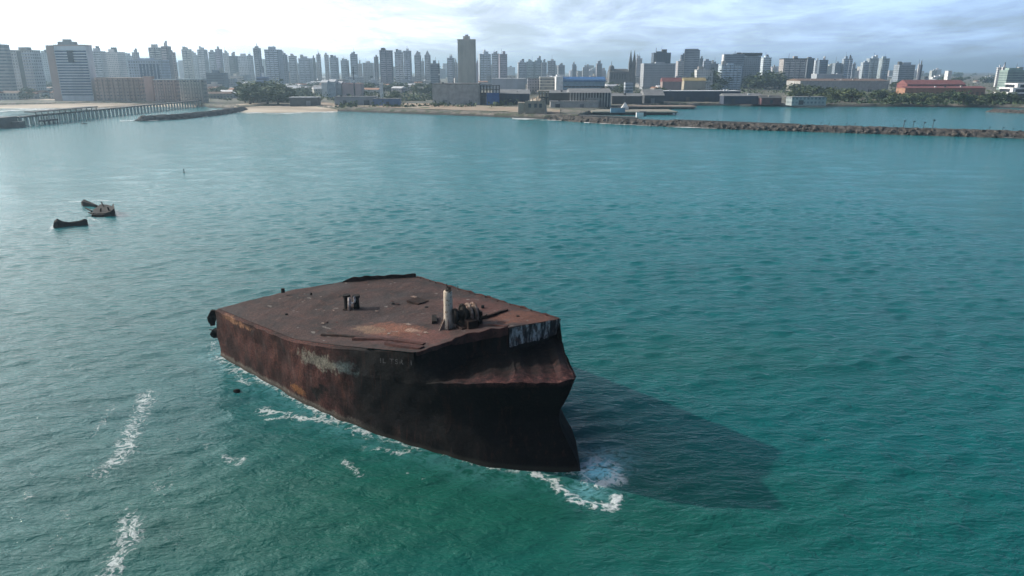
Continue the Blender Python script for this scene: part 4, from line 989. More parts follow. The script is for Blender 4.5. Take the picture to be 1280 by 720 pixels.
def ruin():
    Y = Yb(668, 141.5); e = empty('ruined_building', (xat(668, Y, 8), Y, LZ)); tag(e, 'sandy ruined building heaped with rubble at the water edge', 'ruin')
    k = Y * .99 / 900; vs = []; n, m_ = 26, 14
    for j in range(m_):
        for i in range(n):
            u = i / (n - 1); v = j / (m_ - 1); q = math.sin(math.pi * v) ** .6
            prof = float(np.interp(u, [0, .06, .25, .5, .75, .95, 1], [.05, .35, .75, .95, 1, .8, .05]))
            vs.append(((u - .5) * 31 * k + .6 * fbm(u * 7, v * 5, 1), (v - .3) * 22 + .8 * fbm(u * 6, v * 6, 4), 20 * k * prof * q * (1 + .16 * fbm(u * 8, v * 6, 8)) - .5))
    MB().add(vs, grid_faces(m_, n)).obj('rubble_heap', SANDY, e)
    MB().box(-20 * k, -12 * k, -5.5, 5, -.5, 13 * k).obj('end_wall', RUIN, e)
    MB().box(-11.5 * k, 12 * k, -6.5, -5.6, -.5, 15 * k).obj('front_wall', RUIN, e)
    for xx in (-6, 1, 7): MB().box(xx * k - .9, xx * k + .9, -6.7, -6.4, 4.0, 6.6).obj('window_opening', GLASS_DARK, e)
    for xx in (6, 9.5, 13, 16.5): MB().box(xx * k - .5, xx * k + .5, 2, 3, 10 * k, 25 * k).obj('column', RUIN, e)
    MB().box(4 * k, 18 * k, 1, 9, 24.8 * k, 26.6 * k).obj('broken_roof', RUIN, e); MB().box(8 * k, 17 * k, 0, 8, 18 * k, 19.5 * k).obj('floor_slab', CONC_D, e)
ruin()
def sea_wall():
    pts = [(686, 148.0), (760, 150.2), (800, 151.6)]; mb = MB(); vs = []; n = 40
    for i in range(n):
        q = i / (n - 1) * 2; a = min(1, int(q)); f = q - a; px = pts[a][0] + (pts[a + 1][0] - pts[a][0]) * f; py = pts[a][1] + (pts[a + 1][1] - pts[a][1]) * f; p = at(px, py)
        for dy, z in ((6, -1), (6, 2.1), (11, 2.3), (11, -1)): vs.append((p[0], p[1] + dy, z))
    o = mb.add(vs, grid_faces(n, 4)).obj('sea_wall', CONC_D, None); tag(o, 'low dark concrete sea wall where the breakwater leaves the shore', 'wall')
sea_wall()

# ------------------------------------------------------------------ church, offices
def church():
    Y = 1150; k = Y * .985 / 900; cx = xat(776, Y, 25); zb = LZ; z = lambda py: zat(py, Y) - zb
    e = empty('church', (cx, Y, zb), 0, (.14, .145, .15)); tag(e, 'dark grey church with twin pointed spires and a small dome', 'church')
    X = lambda px: (px - 776) * k
    for px in (787.2, 791.6):
        MB().box(X(px - 2.1), X(px + 2.1), -2.5 * k / 1.3, 2.5 * k / 1.3, 0, z(79)).obj('bell_tower', STONE, e)
        MB().taper(X(px - 2.1), X(px + 2.1), -2.4, 2.4, z(79) + .003, z(62.5), .03).obj('spire', STONE, e)
        MB().box(X(px - .7), X(px + .7), -2.5 * k / 1.3 - .1, 0, z(86), z(81)).obj('belfry_opening', GLASS_DARK, e)
    MB().box(X(762), X(785), -2, 22, 0, z(90)).obj('nave', STONE, e); MB().gable(X(762), X(785), -2.6, 22.6, z(90) + .003, z(86)).obj('roof', CONC_D, e)
    for q in range(6): MB().box(X(765 + q * 3.2) - .8, X(765 + q * 3.2) + .8, -2.3, -1.9, z(99), z(92)).obj('window', GLASS_DARK, e)
    m2 = MB(); vs = []; n, r = 14, 3.4 * k
    for j in range(7):
        a = j / 6 * math.pi / 2
        for i in range(n): vs.append((X(765) + r * math.cos(a) * math.cos(2 * math.pi * i / n), 6 + r * math.cos(a) * math.sin(2 * math.pi * i / n), z(85) + r * math.sin(a)))
    m2.add(vs, grid_faces(7, n, True)); m2.obj('dome', STONE, e, smooth=True); m2 = MB(); m2.tube((X(765), 6, z(91)), (X(765), 6, z(85)), r, r, 14); m2.obj('dome_drum', STONE, e); m2 = MB(); m2.tube((X(765), 6, z(81)), (X(765), 6, z(76)), .6, .1, 6); m2.obj('finial', STONE, e)
church()
e, w, d, h = tower(814.5, 838.5, 66.5, 1200, (.06, .09, .13), 'bands', 3, r=.6, roof=(.3, 2), label='dark blue-glass office box rising over a wide grey block right of the church')
for q in range(7): MB().box(-w / 2 + (q + .2) * w / 7, -w / 2 + (q + .32) * w / 7, -d / 2 - .3, -d / 2, h * .3, h - 1).obj('wall_fin', STEEL_D, e)
tower(802, 845, 80, 1100, (.30, .32, .34), 'grid', 2, r=.5, roof=(.3, 2), label='wide grey grid-fronted block at the foot of the dark glass office box', name='office_block')
e, w, d, h = tower(856, 874.5, 63, 1180, (.20, .23, .27), 'bands', -16, r=.55, roof=(.9, 1.6), label='dark slab tower with one pale sunlit side, right of the glass office box')
MB().box(-w / 2 - .5, -w / 2 - .05, -d / 2 - .3, d / 2, 0, h).obj('end_wall', WALLC, e, color=(.66, .62, .56))  # pale slab: sunlight on the left side put into its colour
tower(869, 892, 88, 1080, (.50, .50, .48), 'grid', 3, r=.5, roof=(.3, 1.5), label='low pale block below and right of the dark slab tower', name='office_block')
e, w, d, h = tower(903.5, 930, 68.5, 1180, (.17, .21, .26), 'bands', -6, r=.5, roof=(.2, 1), mast=5, label='dark office tower with a white sunlit left edge and a thin roof antenna', name='office_tower')
MB().box(-w / 2 - .6, -w / 2 + 1.6, -d / 2 - .4, d / 2, 0, h + .5).obj('end_wall', WHITEW, e)  # white slab paints in the sunlight along the tower's left face
e, w, d, h = tower(925, 951, 71, 1210, (.30, .33, .35), 'grid', 2, r=.6, roof=(.5, 1), label='grey office tower under a dark overhanging roof slab, behind the antenna tower', name='office_tower')
MB().box(-w / 2 - 2, w / 2 + 1, -d / 2 - 2, d / 2, h + 1.5, h + 6).obj('roof_slab', STEEL_D, e)
tower(899, 928, 81.5, 1090, (.36, .43, .48), 'grid', 3, r=.5, roof=(.3, 1.5), label='wide pale blue-grey grid block in front of the white-edged office tower', name='office_block', balc=5)
e, w, d, h = tower(976, 1008, 75, 1150, (.42, .39, .37), 'cols', 2, r=.5, roof=(.3, 1.5), label='broad beige block with a dark flat roof edge behind the harbour trees', name='office_block', balc=4)
MB().box(-w / 2 - .6, w / 2 + .6, -d / 2 - 1, d / 2, h + .9, h + 2.4).obj('roof_slab', STEEL_D, e)
tower(1006, 1017, 73.5, 1170, (.16, .19, .22), 'grid', 6, roof=(.5, 2), label='narrow dark tower joined to the right end of the broad beige block')

# ------------------------------------------------------------------ right bank
e, w, h = shed(1000, 1110.5, 98.5, 112.5, 50, CONC, BROWN_ROOF, 'very long low cream warehouse behind the quay trees', roof='gable', rh=2.5, Y=Yb(1055, 116))
for k in range(22): MB().box(-w / 2 + (k + .45) * w / 22, -w / 2 + (k + .55) * w / 22, -.25, 0, 0, h - 2.6).obj('wall_pier', WALLC, e, color=(.42, .40, .36))
shed(1020, 1052, 92.5, 100, 20, WALLC, PALE_ROOF, 'pale roofed upper hall showing above the long cream warehouse', name='factory_hall', color=(.36, .40, .44), cat='hall', Y=1075)
e, w, h = shed(1134, 1206, 100, 108, 25, RED_TILE, RED_TILE, 'long hall with a red tiled roof behind the terracotta wall', name='market_hall', roof='gable', rh=5, cat='hall', Y=900)
e, w, h = shed(1131, 1231, 108, 120, 18, TERRA, RED_TILE, 'long terracotta-walled building with small arched bays among the right-bank trees', name='market_hall', roof='gable', rh=1.6, cat='hall', Y=Yb(1180, 124))
for k in range(16): MB().box(-w / 2 + (k + .25) * w / 16, -w / 2 + (k + .75) * w / 16, -.2, .1, .5, h * .55).obj('bay', BROWN_ROOF, e)
e, w, h = shed(1183.5, 1188, 88.5, 100, 8, WHITEW, WHITEW, 'small white tower standing above the red tiled roof', name='water_tower', cat='tower', Y=1000)
tower(1256, 1292, 88.5, 1050, (.22, .30, .27), 'bands', 0, r=.5, roof=(.5, 3), label='broad greenish block at the far right above the stepped white hotel', name='office_block')
def stepped():
    Y = Yb(1275, 128.5); e = empty('stepped_building', (xat(1285, Y, 8), Y, LZ), R(-6), (.7, .7, .7)); tag(e, 'white hotel stepped in four terraces at the right edge', 'building'); k = Y * .985 / 900
    for i, (xa, z1) in enumerate([(-27, 5.2), (-22, 9.2), (-16, 13.2), (-10, 17.0)]):
        z0 = 0 if i == 0 else [0, 5.2, 9.2, 13.2][i] + .003
        MB().box(xa * k, 34 * k, i * 2.0, 26, z0, z1 - 1.2).obj('floor', GLASS_DARK, e); MB().box(xa * k - .8, 35 * k, i * 2.0 - 1.4, 26.5, z1 - 1.4, z1 - .1).obj('terrace', WHITEW, e)
        MB().box(xa * k - .9, xa * k + 1.5, i * 2.0 - 1.6, i * 2 + 3, z0, z1 - 1.4).obj('end_wall', WHITEW, e)
stepped()
shed(990, 1033, 121, 131.5, 14, FAC['grid'], GREY_ROOF, 'low grey quay shed with a greenish roof line among the trees', name='shed', cat='shed', Y=Yb(1010, 131), color=(.34, .38, .38))
shed(828, 925, 113.5, 128.5, 22, NAVY, PALE_ROOF, 'very long dark quay warehouse with a thin pale roof', Y=Yb(876, 127))
shed(952, 977, 119.5, 129, 14, solid('maroon_wall', (.12, .05, .055)), CONC_D, 'small maroon quay shed right of the long dark warehouse', name='shed', roof='gable', cat='shed', Y=Yb(965, 129.5))
shed(905, 953, 117, 128, 14, NAVY, GREY_ROOF, 'low dark grey quay shed left of the maroon shed', name='shed', roof='gable', cat='shed', Y=Yb(930, 129))
e, w, h = shed(806, 830, 112, 127.5, 25, STEEL_D, GREY_ROOF, 'square dark shed with a sloping grey roof beside the long quay warehouse', name='shed', roof='gable', rh=5, cat='shed', Y=Yb(818, 129))
shed(765, 803, 117, 128, 20, CONC_D, GREY_ROOF, 'grey gabled shed behind the first wharf', name='shed', roof='gable', cat='shed', Y=Yb(784, 130))
shed(828, 852, 97, 104, 14, WALLC, RED_TILE, 'house with a bright red roof below the dark glass office box', name='house', roof='gable', rh=5, color=(.3, .22, .2), cat='house', Y=960)
shed(855, 882, 97, 103, 14, WALLC, YEL_ROOF, 'low building with an ochre roof left of the green tree belt', name='house', roof='gable', rh=4, color=(.4, .36, .28), cat='house', Y=1000)
shed(428, 452, 104, 110, 14, WALLC, solid('pink_roof', (.50, .30, .29)), 'low building with a dusty pink roof left of centre', name='house', color=(.55, .40, .38), cat='house', Y=800)
for i, (a, b_, yt) in enumerate([(402, 409, 100), (411, 419, 99), (420, 427, 101.5)]):
    shed(a, b_, yt, 110, 12, WHITEW, PALE_ROOF, ['small bright white house, leftmost of three beside the pink roof', 'small bright white house, middle one of three beside the pink roof', 'small bright white house touching the pink-roofed building'][i], name='house', roof='gable', rh=2.5, cat='house', Y=790 + 8 * i)
shed(362, 397, 121.3, 132, 10, CONC_D, PALE_ROOF, 'long low shed with a white roof edge right of the cove trees', name='shed', cat='shed', Y=Yb(380, 132))
shed(418, 470, 120.5, 131.5, 10, WALLC, GREY_ROOF, 'long low grey shed above the red earth bank', name='shed', cat='shed', Y=Yb(445, 132), color=(.28, .29, .31))
shed(466, 500, 123, 131.5, 8, solid('blue_wall', (.09, .15, .27)), GREY_ROOF, 'low bluish shed above the red earth bank, left of the concrete warehouse', name='shed', cat='shed', Y=Yb(483, 132.5))
shed(474.5, 478.5, 104, 116, 3, WHITEW, WHITEW, 'small white gate tower standing among the low roofs', name='gate_tower', cat='tower', Y=740)

# ------------------------------------------------------------------ far skyline and low town
rs = random.Random(21)
for i in range(120):
    px = rs.uniform(-40, 1190); Y = rs.uniform(1900, 3600)
    top = float(np.interp(px, [-40, 120, 330, 480, 560, 680, 800, 1000, 1150, 1200], [72, 72, 74, 79, 80, 83, 84, 83, 87, 89.5])) + rs.uniform(-2, 7)
    wpx = rs.uniform(5, 13); g = rs.uniform(.26, .46)
    random.seed(i)
    tower(px - wpx / 2, px + wpx / 2, min(top, 88.6), Y, (g * rs.uniform(.95, 1.12), g * rs.uniform(.94, 1.03), g * rs.uniform(.85, 1.12)), rs.choice(['grid', 'cols', 'plain']), rs.uniform(-15, 15), parts=(i % 2 == 0), desc='hazy far tower block', z0=LZ + 3, group='hazy tower blocks far behind the town')
for i in range(85):
    px = rs.uniform(-30, 1300); Y = rs.uniform(860, 1700)
    if px < 260 and Y < 950: Y += 250
    if 440 < px < 770 and Y < 1050: Y += 350
    if 870 < px < 1240 and Y < 1300: Y += 500
    wpx = rs.uniform(9, 24); hgt = rs.uniform(9, 21) if px < 1100 else rs.uniform(7, 14)
    v = (hgt + LZ - CAMH) / Y; el = math.atan(v) + PITCH; top = 360 - F * math.tan(el)
    c = rs.choice([(.42, .41, .39), (.50, .46, .40), (.33, .34, .36), (.45, .36, .31), (.24, .26, .30), (.58, .57, .55), (.36, .40, .44)])
    nm = {(.42, .41, .39): 'grey', (.50, .46, .40): 'cream', (.33, .34, .36): 'dull grey', (.45, .36, .31): 'brownish', (.24, .26, .30): 'dark', (.58, .57, .55): 'pale', (.36, .40, .44): 'bluish'}[c]
    random.seed(500 + i)
    tower(px - wpx / 2, px + wpx / 2, top, Y, c, rs.choice(['grid', 'bands', 'grid', 'plain']), rs.uniform(-12, 12), parts=(i % 2 == 0), desc=nm + ' low town block', name='town_block', group='low town blocks')

HM = []
def house_proto(w, d, h, rh, roofm):
    a = MB(); a.box(-w / 2, w / 2, -d / 2, d / 2, -.6, h); b_ = MB(); b_.gable(-w / 2 - .4, w / 2 + .4, -d / 2 - .4, d / 2 + .4, h + .003, h + rh)
    return a.mesh('house_wall', FAC['grid']), b_.mesh('house_roof', roofm)
for rm, nm in ((TERRA, 'terracotta'), (GREY_ROOF, 'grey'), (PALE_ROOF, 'pale'), (BROWN_ROOF, 'brown')):
    HM.append((nm, [house_proto(w, d, h, rh, rm) for w, d, h, rh in ((11, 9, 4, 1.8), (16, 11, 6.5, 2.2), (24, 12, 5, 2.0))]))
ZON = [(-20, 118, 116, 125, 34, 'along the beach road left of the striped hotel'), (258, 330, 98, 124, 40, 'between the cream block and the cove trees'), (330, 420, 96, 119, 60, 'behind the cove trees'), (420, 545, 96, 118, 70, 'behind the red earth bank'),
       (600, 700, 92, 110, 30, 'behind the navy warehouse'), (757, 830, 98, 116, 40, 'below the twin-spired church'), (830, 1000, 104, 112, 36, 'along the road under the green tree belt'), (1110, 1290, 92, 106, 40, 'on the right bank behind the red tiled hall')]
for (a, b_, y0, y1, n, where) in ZON:
    for k in range(n):
        px = rs.uniform(a, b_); py = rs.uniform(y0, y1); p = at(px, py, LZ)
        nm, var = HM[rs.choice([0, 1, 1, 2, 2, 3])]; wm, rm = var[rs.randrange(3)]
        g = rs.uniform(.3, .62); col = (g, g * rs.uniform(.88, 1), g * rs.uniform(.78, 1))
        e = empty('house', (p[0], p[1], LZ + (.4 if p[1] > 900 else 0) + (1.6 if p[1] > 1300 else 0)), rs.uniform(-.5, .5), col)
        link('wall', wm, e); link('roof', rm, e)
        tag(e, f'small low house with a {nm} roof {where}', 'house', f'small {nm}-roofed houses {where}')

# ------------------------------------------------------------------ trees
def leaf_mat(name, c1, c2):
    m, t, b = mat(name); n = t.noise(t.obj(), .55, 3, .6)
    t.put(b.inputs['Base Color'], t.mix(t.step(n, .4, .62), c1, c2)); b.inputs['Roughness'].default_value = .8; return m
LEAF = leaf_mat('dull_foliage', (.032, .062, .022), (.070, .105, .040)); LEAF2 = leaf_mat('fresh_foliage', (.055, .085, .028), (.10, .125, .045)); BARK = solid('bark', (.09, .07, .055))
def tree_meshes(seed, h, r, leaf):
    g = random.Random(seed); tr = MB(); tr.tube((0, 0, -.5), (.2, .1, h * .45), h * .045, h * .03, 7)
    cl = []
    for i in range(9):
        a = g.uniform(0, 6.28); q = g.uniform(.3, .85) * r; z = g.uniform(.28, .8) * h; c = (q * math.cos(a), q * math.sin(a), z); cl.append((c, g.uniform(.35, .6) * r))
        tr.tube((.15, .08, h * g.uniform(.3, .45)), c, h * .02, h * .008, 5)
    cl.append(((0, 0, h * .82), .6 * r))
    mb = MB()
    for c, rr in cl:
        for k in range(70):
            d_ = Vector((g.gauss(0, 1), g.gauss(0, 1), g.gauss(0, .75))).normalized() * rr * g.uniform(.55, 1.08)
            p = Vector(c) + d_; e1 = Vector((g.gauss(0, 1), g.gauss(0, 1), g.gauss(0, .6))).normalized(); e2 = e1.cross(Vector((g.gauss(0, 1), g.gauss(0, 1), g.gauss(0, 1)))).normalized(); s_ = g.uniform(.35, .75) * r * .24
            mb.add([p - e1 * s_, p - e2 * s_ * .7, p + e1 * s_, p + e2 * s_ * .7], [(0, 1, 2, 3)])
    return tr.mesh('trunk', BARK), mb.mesh('crown', leaf)
TM = [tree_meshes(1, 9, 4.5, LEAF), tree_meshes(2, 11, 5.5, LEAF), tree_meshes(3, 7.5, 4.2, LEAF2), tree_meshes(4, 8.5, 5, LEAF2)]
TZ = [(305, 358, 122, 131, 46, (0, 1), 'dull green tree in the dense clump above the sandy cove', 1.25), (262, 300, 112, 124, 14, (2, 0), 'green tree among the roofs right of the cream block', .8), (362, 400, 104, 122, 16, (0, 2), 'green tree among the roofs right of the cove', .8),
      (418, 470, 112, 121, 22, (2, 3), 'green tree behind the long grey shed', .8), (519, 542, 112, 128, 12, (0, 1), 'dark tree against the left end of the concrete warehouse', 1.0), (488, 505, 122, 130, 6, (0, 2), 'tree beside the bluish shed', .9),
      (659, 678, 104, 112, 9, (3, 2), 'tree behind the sandy ruin', 1.0), (876, 1002, 106.5, 113.5, 90, (0, 1, 1), 'dark green tree in the long belt below the office towers', 1.9), (985, 1020, 116, 127, 16, (0, 3), 'tree on the quay left of the long cream warehouse', 1.0),
      (1020, 1110, 119, 129, 34, (0, 2, 3), 'green tree on the quay in front of the long cream warehouse', .95), (1105, 1290, 124, 130.5, 74, (0, 1, 2, 3), 'green tree in the belt along the right-bank quay', .75), (1110, 1140, 106, 114, 10, (0, 1), 'dark tree left of the terracotta-walled building', 1.1),
      (10, 115, 118, 125, 16, (0, 1), 'dull tree by the beach road in front of the left towers', .8), (225, 282, 95, 112, 26, (0, 1), 'dark tree behind the cream block', 1.3), (1150, 1270, 91, 99, 30, (0, 1), 'far tree behind the red tiled hall', 1.6),
      (300, 420, 98, 115, 60, (0, 1, 2), 'green tree among the low roofs behind the cove trees', 1.0), (420, 545, 98, 118, 80, (0, 1, 2), 'green tree among the low roofs behind the red earth bank', 1.0), (600, 700, 94, 106, 30, (0, 1), 'tree among the roofs behind the navy warehouse', 1.1),
      (757, 830, 100, 122, 40, (0, 1), 'dark tree among the roofs below the twin-spired church', 1.0), (830, 900, 106, 116, 24, (0, 2), 'green tree by the road under the glass office box', .8), (1110, 1290, 95, 108, 46, (0, 1), 'dark tree behind the terracotta-walled building', 1.3), (15, 118, 108, 120, 30, (0, 1), 'dull tree between the left seafront towers', 1.0)]
for (a, b_, y0, y1, n, kinds, lab, sc) in TZ:
    for k in range(max(2, int(n * .385))):
        p = at(rs.uniform(a, b_), rs.uniform(y0, y1), LZ); tm, cm = TM[rs.choice(kinds)]; s_ = sc * rs.uniform(.85, 1.4)
        e = empty('tree', (p[0], p[1], LZ), rs.uniform(0, 6.28)); e.scale = (s_ * rs.uniform(1.4, 1.9), s_ * rs.uniform(1.3, 1.7), s_)
        link('trunk', tm, e); link('crown', cm, e); tag(e, lab, 'tree', lab.replace('tree', 'trees', 1))

# low scrub and garden green between the roofs: nobody could count it
def scrub():
    mb = MB(); g = random.Random(9)
    for (a, b_, y0, y1, n) in ((296, 420, 99, 127, 560), (420, 545, 100, 127, 620), (225, 300, 112, 126, 90), (600, 690, 95, 108, 90), (757, 830, 99, 122, 170), (830, 1000, 105, 118, 240), (985, 1120, 114, 129.5, 300), (1110, 1300, 94, 112, 230), (1105, 1300, 122, 130.5, 330), (10, 118, 110, 123, 160), (420, 690, 131.5, 134.5, 60)):
        for k in range(n):
            p = at(g.uniform(a, b_), g.uniform(y0, y1), LZ); r = g.uniform(1.4, 3.8) * (1 + max(0, p[1] - 700) / 1500); hh = r * g.uniform(.5, 1.0)
            for q in range(16):
                d_ = Vector((g.gauss(0, .6), g.gauss(0, .6), abs(g.gauss(0, .5)))); c = Vector((p[0] + d_.x * r * 1.3, p[1] + d_.y * r, LZ + d_.z * hh * 1.2))
                e1 = Vector((g.gauss(0, 1), g.gauss(0, 1), g.gauss(0, .8))).normalized(); e2 = e1.cross(Vector((g.gauss(0, 1), g.gauss(0, 1), g.gauss(0, 1)))).normalized(); s_ = r * g.uniform(.25, .5)
                mb.add([c - e1 * s_, c - e2 * s_ * .7, c + e1 * s_, c + e2 * s_ * .7], [(0, 1, 2, 3)])
    o = mb.obj('shrubbery', LEAF); o['kind'] = 'stuff'
scrub()

# ------------------------------------------------------------------ rock mounds
ROCK = noisy('breakwater_rock', (.030, .028, .026), (.105, .095, .085), .5, .9, .36, .66, c3=(.19, .165, .14), bump=.3)
ROCK_D = noisy('wet_dark_rock', (.030, .032, .034), (.085, .085, .085), .5, .9, bump=.3)
def mound(name, pts, hw, h, m, top=1.6):
    p = []
    for (a, b_) in zip(pts[:-1], pts[1:]):
        a = np.array(a, float); b_ = np.array(b_, float); n = max(2, int(np.linalg.norm(b_ - a) / 1.3))
        p += [a + (b_ - a) * i / n for i in range(n)]
    p.append(np.array(pts[-1], float)); p = np.array(p); tg = np.gradient(p, axis=0); tg /= np.linalg.norm(tg, axis=1)[:, None]; nn = np.stack([-tg[:, 1], tg[:, 0]], 1)
    vs = []; prof = [(-1.25, -1.2), (-1, .0), (-.8, .42), (-.55, .78), (-.3, 1), (0, 1.03), (.3, 1), (.6, .7), (.85, .3), (1.1, -.6)]
    for i, q in enumerate(p):
        endk = min(1, i / 4 + .25, (len(p) - 1 - i) / 4 + .25)
        for j, (u, z) in enumerate(prof):
            r = .55 * mnoise.noise(Vector((q[0] * .55, q[1] * .55, j * 1.1))); o = nn[i] * hw * u * (.7 + .3 * endk)
            vs.append((q[0] + o[0] + r * .6, q[1] + o[1] + .5 * mnoise.noise(Vector((q[0] * .5, j * 1.3, 4))), (z * h * endk + (r if z > -.5 else 0))))
    mb = MB(); mb.add(vs, grid_faces(len(p), len(prof))); mb.f = [f[::-1] for f in mb.f]
    return mb.obj(name, m), p, nn
def boulders():
    out = []
    for s_ in range(4):
        g = random.Random(s_); me = bpy.data.meshes.new('boulder'); import bmesh
        bm = bmesh.new(); bmesh.ops.create_icosphere(bm, subdivisions=2, radius=1.0)
        for v in bm.verts: v.co *= 1 + .35 * mnoise.noise(v.co * 1.2 + Vector((s_ * 5, 0, 0))); v.co.z *= .75
        bm.to_mesh(me); bm.free(); me.materials.append(ROCK); out.append(me)
    return out
BOULD = boulders()
def scatter(p, nn, n, hw, h, lab, grp, r0, r1, side=-1):
    for k in range(n):
        i = rs.randrange(2, len(p) - 2); u = rs.uniform(.25, 1.0); o = nn[i] * hw * u * side
        e = link('boulder', BOULD[rs.randrange(4)], None, (p[i][0] + o[0], p[i][1] + o[1], h * (1.15 - u) - .1))
        s_ = rs.uniform(r0, r1); e.scale = (s_ * rs.uniform(.9, 1.3), s_, s_); e.rotation_euler = (rs.uniform(-.5, .5), rs.uniform(-.5, .5), rs.uniform(0, 6)); tag(e, lab, 'boulder', grp)
BW = [tuple(at(x, y)[:2] + np.array([0, 5.5])) for x, y in ((690, 150.0), (760, 154.8), (900, 161.2), (1100, 167.6), (1300, 174), (1480, 180))]
o, p, nn = mound('breakwater', BW, 6.0, 3.1, ROCK); tag(o, 'long breakwater of grey boulders running out to the right edge', 'breakwater')
scatter(p, nn, 250, 6.2, 3.1, 'grey boulder piled on the seaward slope of the long right-hand breakwater', 'boulders of the breakwater', .45, 1.65)
JT = [tuple(at(x, y)[:2] + np.array([0, 5])) for x, y in ((166, 152), (215, 149.5), (262, 144.5), (302, 138.5))]
o, p, nn = mound('jetty', JT, 6.0, 3.0, ROCK_D); tag(o, 'short dark rock jetty curving from the beach beside the pier', 'jetty')
scatter(p, nn, 45, 6.0, 3.0, 'dark boulder on the short jetty beside the pier', 'boulders of the jetty', .6, 1.2, -1)
o, p, nn = mound('jetty', [tuple(at(x, y)[:2] + np.array([0, 3])) for x, y in ((1237, 140), (1290, 142), (1360, 145))], 6, 2.4, ROCK); tag(o, 'low stone jetty at the right edge below the stepped white hotel', 'jetty')
# the breakwater's capping wall
mb = MB(); vs = []
for i, q in enumerate(np.linspace(0, 1, 30)):
    px = 845 + 160 * q; py = 158.6 + 6.4 * q; c = at(px, py); 
    for dy, z in ((7.5, 1), (7.5, 3.6), (9, 3.6), (9, 1)): vs.append((c[0], c[1] + dy, z))
tag(mb.add(vs, grid_faces(30, 4)).obj('parapet_wall', CONC_D), 'low dark capping wall along the crest of the breakwater', 'wall')
def post_on(px, py, z, h, r, lab, grp=None, name='post'):
    p = at(px, py, 0); e = empty(name, (p[0], p[1] + 6, z)); m2 = MB(); m2.tube((0, 0, -.6), (.05, 0, h), r, r * .6, 7); m2.obj('pole', STEEL_D, e); m2 = MB(); m2.box(-r * 2.2, r * 2.2, -r * 2, r * 2, -.5, .25); m2.obj('foot', CONC_D, e)
    m2 = MB(); m2.box(-r * 1.4, r * 4.5, -r, r, h * .82, h * .94); m2.obj('bracket', STEEL_D, e); tag(e, lab, 'post', grp)
for px, py, h, lab in ((1136, 168.6, 4.2, 'leftmost of the four tall posts on the breakwater'), (1148, 169, 4.0, 'second of the four tall posts on the breakwater'), (1161.5, 169.4, 3.6, 'third of the four tall posts on the breakwater'), (1173, 169.8, 5.0, 'tallest and rightmost of the four posts on the breakwater')):
    post_on(px, py, 2.6, h, .17, lab)
for px in (1011, 1031, 1041, 1063, 1074, 1123, 1245, 1262, 1275): post_on(px, float(np.interp(px, [900, 1100, 1300], [161.2, 167.6, 174])), 2.6, rs.uniform(1.6, 2.6), .14, 'short dark stake on the crest of the breakwater', 'short stakes along the breakwater')

# ------------------------------------------------------------------ pier and wharves
def pier():
    X0 = -281.0; e = empty('pier', (X0, 405, 0)); tag(e, 'long old pier on rows of concrete piles running from the beach to the left edge', 'pier')
    L = 262; MB().box(-2.6, 2.6, 12, L, 4.5, 5.3).obj('deck', CONC_D, e)
    for s_ in (-2.55, 2.45):
        m2 = MB(); m2.box(s_, s_ + .12, 12, L, 6.15, 6.3); m2.box(s_ + .02, s_ + .1, 12, L, 5.65, 5.75); m2.obj('railing', CONC_D, e)
    for k in range(49):
        y = 14 + k * 5.1
        m2 = MB(); m2.box(2.0, 2.8, y - .45, y + .45, -1.5, 4.5); m2.obj('pile', CONC, e)
        m2 = MB(); m2.box(-2.8, -2.0, y - .45, y + .45, -1.5, 4.5); m2.obj('pile', CONC, e)
    MB().box(-26, 1.5, -6, 12, -1.5, 5.6).obj('pier_head', CONC_D, e)
    MB().box(-3.2, 3.6, 26, 92, 6.9, 7.5).obj('shelter_roof', CONC_D, e)
    for k in range(12): MB().box(2.6, 2.95, 27 + k * 5.8, 27.4 + k * 5.8, 5.3, 6.9).obj('shelter_post', CONC_D, e)
    m2 = MB(); m2.box(2.9, 7.5, 4, 9, -1.5, 3.2); m2.obj('landing_stage', CONC_D, e); m2 = MB(); m2.box(3.2, 6.2, 28, 42, 1.6, 2.4); m2.obj('landing_stage', CONC_D, e)
    for k in range(4): MB().box(5.6, 6.2, 28.5 + k * 4.2, 29.1 + k * 4.2, -1.5, 1.6).obj('fender_pile', STEEL_D, e)
pier()
def wharf(px0, px1, py, dpt, zd, lab, deckm, n):
    a, b_ = at(px0, py), at(px1, py); w_ = b_[0] - a[0]; e = empty('wharf', ((a[0] + b_[0]) / 2, a[1], 0)); tag(e, lab, 'wharf')
    MB().box(-w_ / 2, w_ / 2, 0, dpt, zd - .9, zd).obj('deck', deckm, e)
    for k in range(n): MB().box(-w_ / 2 + (k + .3) * w_ / n, -w_ / 2 + (k + .5) * w_ / n, .3, 1.2, -1.5, zd - .9).obj('pile', STEEL_D, e)
    MB().box(-w_ / 2, w_ / 2, dpt * .5, dpt * .5 + 1, -1.5, zd - .9).obj('back_wall', STEEL_D, e)
wharf(740, 847, 143.8, 34, 2.4, 'nearer timber wharf standing on dark piles in the basin', solid('weathered_planks', (.27, .25, .20)), 26)
wharf(765, 871, 136.4, 22, 2.2, 'farther wharf pointing into the basin under the gabled sheds', solid('red_brown_deck', (.30, .22, .17)), 18)
def small_white():
    p = at(781, 137, 2.5); e = empty('white_kiosk', (p[0], p[1], 2.4)); tag(e, 'small white pointed kiosk on the wharf', 'kiosk')
    MB().box(-2.6, 2.6, -2, 2, 0, 2).obj('wall', WHITEW, e); MB().taper(-2.2, 2.2, -1.8, 1.8, 2.003, 5.2, .15).obj('roof', WHITEW, e)
small_white()
